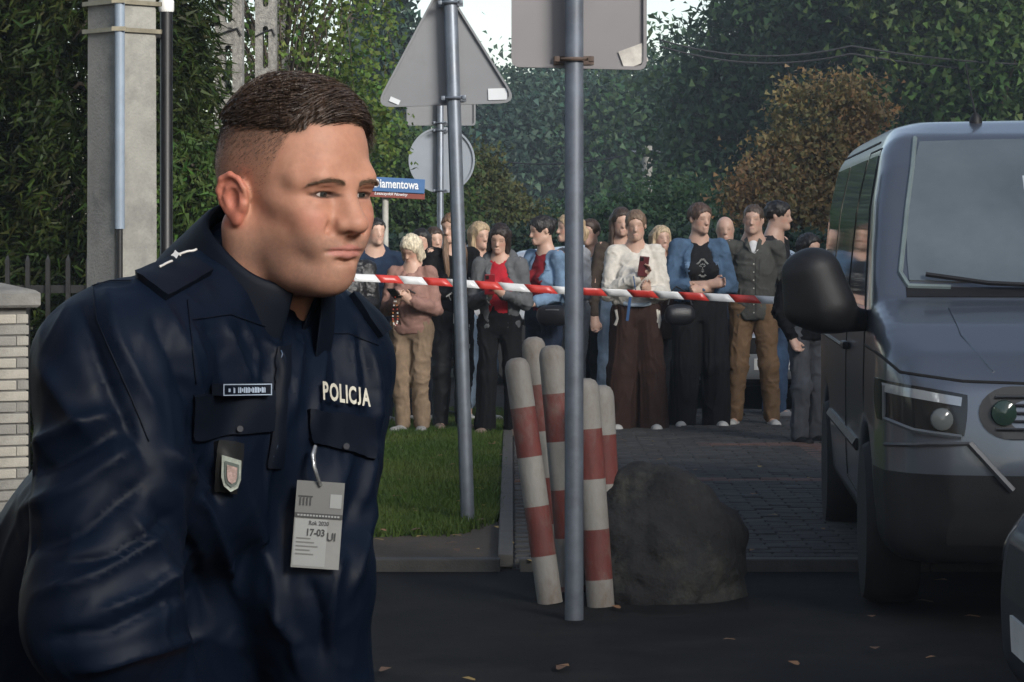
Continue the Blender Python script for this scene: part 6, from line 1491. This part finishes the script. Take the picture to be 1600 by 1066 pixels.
        for v in V:
            u, w = v[0]+.5, .5-v[1]
            if ref:
                pp = (q0[0]*(1-u)+q0[1]*u)*(1-w)+(q0[3]*(1-u)+q0[2]*u)*w; u = (pp[0]-q[0][0])/(q[1][0]-q[0][0]); w = (pp[1]-(q[0][1]*(1-u)+q[1][1]*u))/(q[3][1]-q[0][1])
            out.append(Vector(np.array([1, u, w, u*u])@cf+n_*(raise_+lift)))
        return meshobj(name, out, Fc, mat, parent, smooth=False, local=False)
    # lower trousers
    tr = Fld((-.98, 2.55, .06), (.2, 3.75, 1.12), .012)
    for a, b, c in ((HipR, KR, AR), (HipL, KL, AL)):
        tr.cone(a, b, .115, .088, .04); tr.cone(b, c, .085, .075, .03)
    tr.cone(HipR, HipL, .12, .12, .04); TV, TQ = tr.mesh()
    meshobj('trousers', relax(TV, TQ, 2), TQ, navy2, root, local=False)
    blk = pm('black_leather', (.01, .01, .01), .35, var=.2, scale=30)
    for c in (AR, AL):
        sh = Fld(c-.16, c+np.array([.3, .2, .1]), .008); b0 = np.array([c[0], c[1], .055]); sh.cone(c, b0, .055, .05, .02); sh.cone(b0, b0+fw*.17-up*.012, .048, .04, .03, side=rt, w=1.1); sh.half((0, 0, .012), (0, 0, -1)); a_, b_ = sh.mesh(); meshobj('boot', a_, b_, blk, root, local=False)
    # collar: stand and fold around the neck
    c0 = np.array([-.272, 3.088, 1.468]); axis = fw*.56+up*.83; axis /= np.linalg.norm(axis)
    cx = rt; cy = fw-axis*(fw@axis); cy /= np.linalg.norm(cy)
    prof = [(.070, -.055, .0), (.067, -.01, .0), (.0665, .020, .0), (.0705, .030, .001), (.0765, .025, .006), (.086, -.004, .016), (.098, -.036, .03), (.105, -.056, .04)]   # radius, height, extra forward reach
    nA = 72; Vc = []
    for r_, h_, ext in prof:
        for k in range(nA+1):
            a = R(17)+(R(326))*k/nA; ca, sa = math.cos(a), math.sin(a)
            fr_ = math.exp(-((min(a, 2*math.pi-a)-R(17))/R(28))**2)
            hh = h_*(1-.1*max(0, ca))-fr_*ext*.5+.004*max(0, -ca)+.0015*math.sin(a*5)
            Vc.append(c0+axis*hh+(cy*ca*1.08+cx*sa)*r_)
    Fc = []; w = nA+1
    for j in range(len(prof)-1):
        for k in range(nA): Fc.append((j*w+k, j*w+k+1, (j+1)*w+k+1, (j+1)*w+k))
    co = meshobj('collar', np.array(Vc), Fc, navy2, root, local=False)
    md = co.modifiers.new('s', 'SOLIDIFY'); md.thickness = .003; md = co.modifiers.new('b', 'SUBSURF'); md.levels = md.render_levels = 1
    # yoke with pale piping, shoulder board
    pipe = pm('pale_piping', (.30, .33, .37), .6)
    def line(name, pts, wpx, mat, parent=jk, lift=.003):
        mb = MB(); P = []
        for a, b in zip(pts, pts[1:]):
            for t in np.linspace(0, 1, 9)[:-1]: P.append((a[0]*(1-t)+b[0]*t, a[1]*(1-t)+b[1]*t))
        P.append(pts[-1]); W3 = []
        for p in P:
            h, n = hit(*p)
            if h is not None: W3.append(h+n*lift*.4)
        if len(W3) > 2: mb.tube(W3, wpx/1457/2, 6)
        return mb.build(name, mat, None, True) if False else meshobj(name, mb.v, mb.f, mat, parent, local=False)
    line('piping', [(157, 418), (147, 432), (145, 448)], 2.6, pipe)
    line('yoke_seam', [(145, 448), (172, 440), (205, 440)], 2.5, navy2)
    board = patch('shoulder_board', [(212, 434), (290, 402), (330, 430), (258, 470)], navy2, .003, .005, parent=root)
    line('rank_bar', [(246, 434), (268, 424)], 4, pm('rank_silver', (.62, .6, .56), .4), board, .03); line('rank_bar', [(276, 419), (308, 408)], 4, _mats['rank_silver'], board, .036)
    st = [(.5*(1 if k % 2 == 0 else .55)*math.cos(k*math.pi/4), .5*(1 if k % 2 == 0 else .55)*math.sin(k*math.pi/4), 0) for k in range(8)]
    mark('rank_star', (np.array(st), [tuple(range(8))]), [(264, 414), (280, 411), (282, 425), (266, 428)], _mats['rank_silver'], .0145, board)
    patch('shoulder_board', [(545, 462), (575, 470), (607, 515), (590, 528)], navy2, .003, .005, parent=root)
    line('sleeve_seam', [(145, 448), (152, 500), (178, 560), (205, 620), (232, 690)], 2.2, navy2); line('sleeve_seam', [(292, 470), (300, 540), (306, 600)], 2.0, navy2); line('yoke_seam', [(300, 500), (360, 492), (425, 515)], 2.0, navy2); line('yoke_seam', [(500, 520), (545, 522), (590, 540)], 2.0, navy2)
    # front: placket, pockets, tabs
    patch('placket', [(434, 545), (452, 540), (440, 730), (418, 730)], navy2, .001, .0035, 5, 24)
    line('placket_edge', [(440, 548), (441, 600), (436, 660), (428, 720)], 2.4, pm('edge_blue', (.05, .075, .12), .4), jk, .006)
    pkR = patch('pocket_flap', [(302, 617), (428, 612), (424, 672), (300, 688)], navy2, .002, .004, 14, 8); line('flap_seam', [(302, 618), (428, 613)], 2.2, navy, pkR, .008)
    pkL = patch('pocket_flap', [(480, 640), (580, 656), (584, 720), (484, 690)], navy2, .002, .0045, 14, 8); line('flap_seam', [(481, 643), (580, 659)], 2.2, navy, pkL, .008)
    btn = pm('dark_button', (.05, .05, .055), .3)
    for p_, par in (((368, 672), pkR), ((532, 700), pkL)):
        mark('button', (np.array([(.5*math.cos(k*math.pi/6), .5*math.sin(k*math.pi/6), 0) for k in range(12)]), [tuple(range(12))]), [(p_[0]-5, p_[1]-5), (p_[0]+5, p_[1]-5), (p_[0]+5, p_[1]+5), (p_[0]-5, p_[1]+5)], btn, .0095, par)
    def slab(n=8): return (np.array([(-.5+i_/n, -.5+j, 0) for j in (0, 1) for i_ in range(n+1)]), [(i_, i_+1, n+2+i_, n+1+i_) for i_ in range(n)])
    NQ = [(327, 599), (403, 598), (403, 616), (327, 617)]
    ntab = mark('name_tape', slab(), NQ, navy2, .0145, root); md = ntab.modifiers.new('s', 'SOLIDIFY'); md.thickness = .012; md.offset = -1
    wt = pm('tape_thread', (.30, .36, .45), .6)
    for e_ in ([(327, 599), (403, 598), (403, 599.6), (327, 600.6)], [(327, 615.6), (403, 614.6), (403, 616), (327, 617)], [(327, 599), (328.6, 599), (328.6, 617), (327, 617)], [(401.4, 598), (403, 598), (403, 616), (401.4, 616)]): mark('tape_border', slab(), e_, wt, .0153, ntab, NQ)
    Tv = []; Tf = []; rb_ = random.Random(6); xx = -.5        # worn embroidery, no longer readable
    for k in range(15):
        w_ = .025+.03*rb_.random(); h_ = .5 if k % 4 else .3; Tv += [(xx, -h_, 0), (xx+w_, -h_, 0), (xx+w_, h_*(.5+.5*rb_.random()), 0), (xx, h_, 0)]; Tf.append(tuple(range(4*k, 4*k+4))); xx += w_+(.012 if k not in (0, 1) else .07)
    Tv = np.array(Tv); Tv[:, 0] = (Tv[:, 0]-Tv[:, 0].min())/np.ptp(Tv[:, 0])-.5
    mark('name_embroidery', (Tv, Tf), [(335, 604), (393, 603), (393, 612), (335, 613)], wt, .0153, ntab, NQ)
    Tv = []; Tf = []; xo = 0; nv = 0
    for ch in 'POLICJA':
        a_, b_ = textverts(ch, 1, .03); a_[:, 1] = (a_[:, 1]-a_[:, 1].min())/np.ptp(a_[:, 1])-.5; a_[:, 0] += xo-a_[:, 0].min(); xo = a_[:, 0].max()+.1; Tv.append(a_); Tf += [tuple(i_+nv for i_ in f_) for f_ in b_]; nv += len(a_)
    Tv = np.concatenate(Tv); Tv[:, 0] = (Tv[:, 0]-Tv[:, 0].min())/np.ptp(Tv[:, 0])-.5
    mark('lettering', (Tv, Tf), [(494, 600), (568, 613), (569, 640), (495, 630)], pm('reflective_silver', (.55, .52, .43), .45, var=.25, scale=60), .002, root)
    # badge on leather hanger
    hang = patch('badge', [(334, 690), (373, 694), (366, 768), (338, 764)], blk, .004, .004, 10, 12, parent=root)
    def shield(w0): return (np.array([(-.5*w0, .5*w0, 0), (.5*w0, .42*w0, 0), (.5*w0, -.12*w0, 0), (.36*w0, -.36*w0, 0), (0, -.5*w0, 0), (-.36*w0, -.36*w0, 0), (-.5*w0, -.12*w0, 0)]), [tuple(range(6, -1, -1))])
    bq = [(340, 706), (370, 711), (369, 766), (338, 762)]
    mark('badge_shield', shield(1.), bq, pm('badge_silver', (.42, .46, .40), .35, metal=.4, var=.3, scale=160), .011, hang)
    mark('badge_rim', shield(.72), bq, pm('badge_dark', (.16, .19, .17), .4, metal=.4), .0122, hang)
    mark('badge_centre', shield(.52), bq, pm('badge_rose', (.42, .30, .27), .4, metal=.2, var=.4, scale=300), .0134, hang)
    return root, hit
HERO, hero_hit = hero()
# visitor card hanging from the pocket
def card():
    root = empty('identity_card', at(492, 890, 2.97)); tag(root, 'clear plastic visitor card with 17-03 print clipped to the jacket pocket', 'card')
    h0 = [hero_hit(*p)[0] for p in ((458, 750), (533, 752), (529, 890), (454, 886), (492, 820), (492, 700))]
    dmin = min(h.y for h in h0 if h is not None)-.012
    d = dmin
    cs = [at(458, 750, d+.012), at(533, 753, d+.014), at(529, 891, d-.002), at(454, 886, d-.004)]
    o = cs[3]; ux = (cs[2]-cs[3]); uy = (cs[0]-cs[3]); n = ux.cross(uy).normalized()
    W_, H_ = ux.length, uy.length; M = Matrix((ux.normalized(), n.cross(ux.normalized()), n)).transposed()
    def rect(name, x0, y0, x1, y1, mat, lift, thick=.0004, parent=root):
        mb = MB(); c = o+M@Vector(((x0+x1)/2*W_, (y0+y1)/2*H_, lift)); mb.box(c, ((x1-x0)*W_, (y1-y0)*H_, thick), M); return meshobj(name, mb.v, mb.f, mat, parent, smooth=False, local=False)
    pap = pm('card_paper', (.17, .17, .16), .5, var=.1, scale=60); dk = pm('card_print', (.02, .02, .02), .6); gy = pm('card_grey', (.11, .11, .105), .6); lt = pm('card_light', (.22, .225, .22), .5)
    rect('card_sheet', 0, 0, 1, 1, pap, 0, .0012)
    rect('header_panel', .0, .62, 1, 1, gy, .0012); rect('title_band', 0, .575, 1, .63, dk, .0018)
    rect('number_panel', .02, .02, .7, .56, lt, .0012)
    rect('photo_chip', .72, .7, .96, .86, lt, .002)
    for k in range(5): rect('line_of_print', .07, .33-k*.045, .07+.3+.08*((k*7) % 3), .345-k*.045, gy, .0018)
    def txt(t, x, y, h, mat, bold=.01, lift=.0024, nm='lettering'):
        Tv, Tf = textverts(t, 1, bold); sc = h*H_/np.ptp(Tv[:, 1]); V = [o+M@Vector((x*W_+v[0]*sc*.86, y*H_+v[1]*sc, lift)) for v in Tv]
        meshobj(nm, V, Tf, mat, root, smooth=False, local=False)
    txt('17-03', .46, .405, .085, dk, .025); txt('UI', .80, .365, .095, dk, .01); txt('Rok 2020', .52, .515, .05, dk, .01)
    for k in range(14): rect('title_print', .06+k*.064, .592, .06+k*.064+.045, .612, lt, .0024)
    mb = MB()                                         # little gate emblem
    for k in range(4): mb.box(o+M@Vector(((.1+.07*k)*W_, .76*H_, .0024)), (.03*W_, .09*H_, .0003), M)
    mb.box(o+M@Vector((.205*W_, .82*H_, .0024)), (.3*W_, .015*H_, .0003), M); meshobj('printed_emblem', mb.v, mb.f, dk, root, smooth=False, local=False)
    mb = MB(); mb.tube([o+M@Vector((.5*W_, .95*H_, .002)), at(491, 730, d+.008), at(489, 712, d+.012), at(493, 697, d+.016)], [.004, .0045, .0055, .004], 8, flat=.5)
    meshobj('clip', mb.v, mb.f, pm('clear_clip', (.35, .36, .37), .15, var=.4, scale=120, metal=.6), root, local=False)
card()
# ================================================================== thin haze in the air
def haze():
    lo, hi = Vector((-75, -15, -1.2)), Vector((75, 130, 14)); c = (lo+hi)/2; d = hi-lo
    mb = MB(); mb.box(c, d); m = bpy.data.materials.new('haze_air'); m.use_nodes = True; nt = m.node_tree; nt.nodes.clear()
    out = nt.nodes.new('ShaderNodeOutputMaterial'); v = nt.nodes.new('ShaderNodeVolumePrincipled'); v.inputs['Color'].default_value = (.78, .88, 1, 1); v.inputs['Density'].default_value = .0012; v.inputs['Anisotropy'].default_value = .2
    nt.links.new(v.outputs[0], out.inputs['Volume']); o = mb.build('haze', m); tag(o, 'thin bluish haze in the air', 'haze', kind='stuff')
haze()
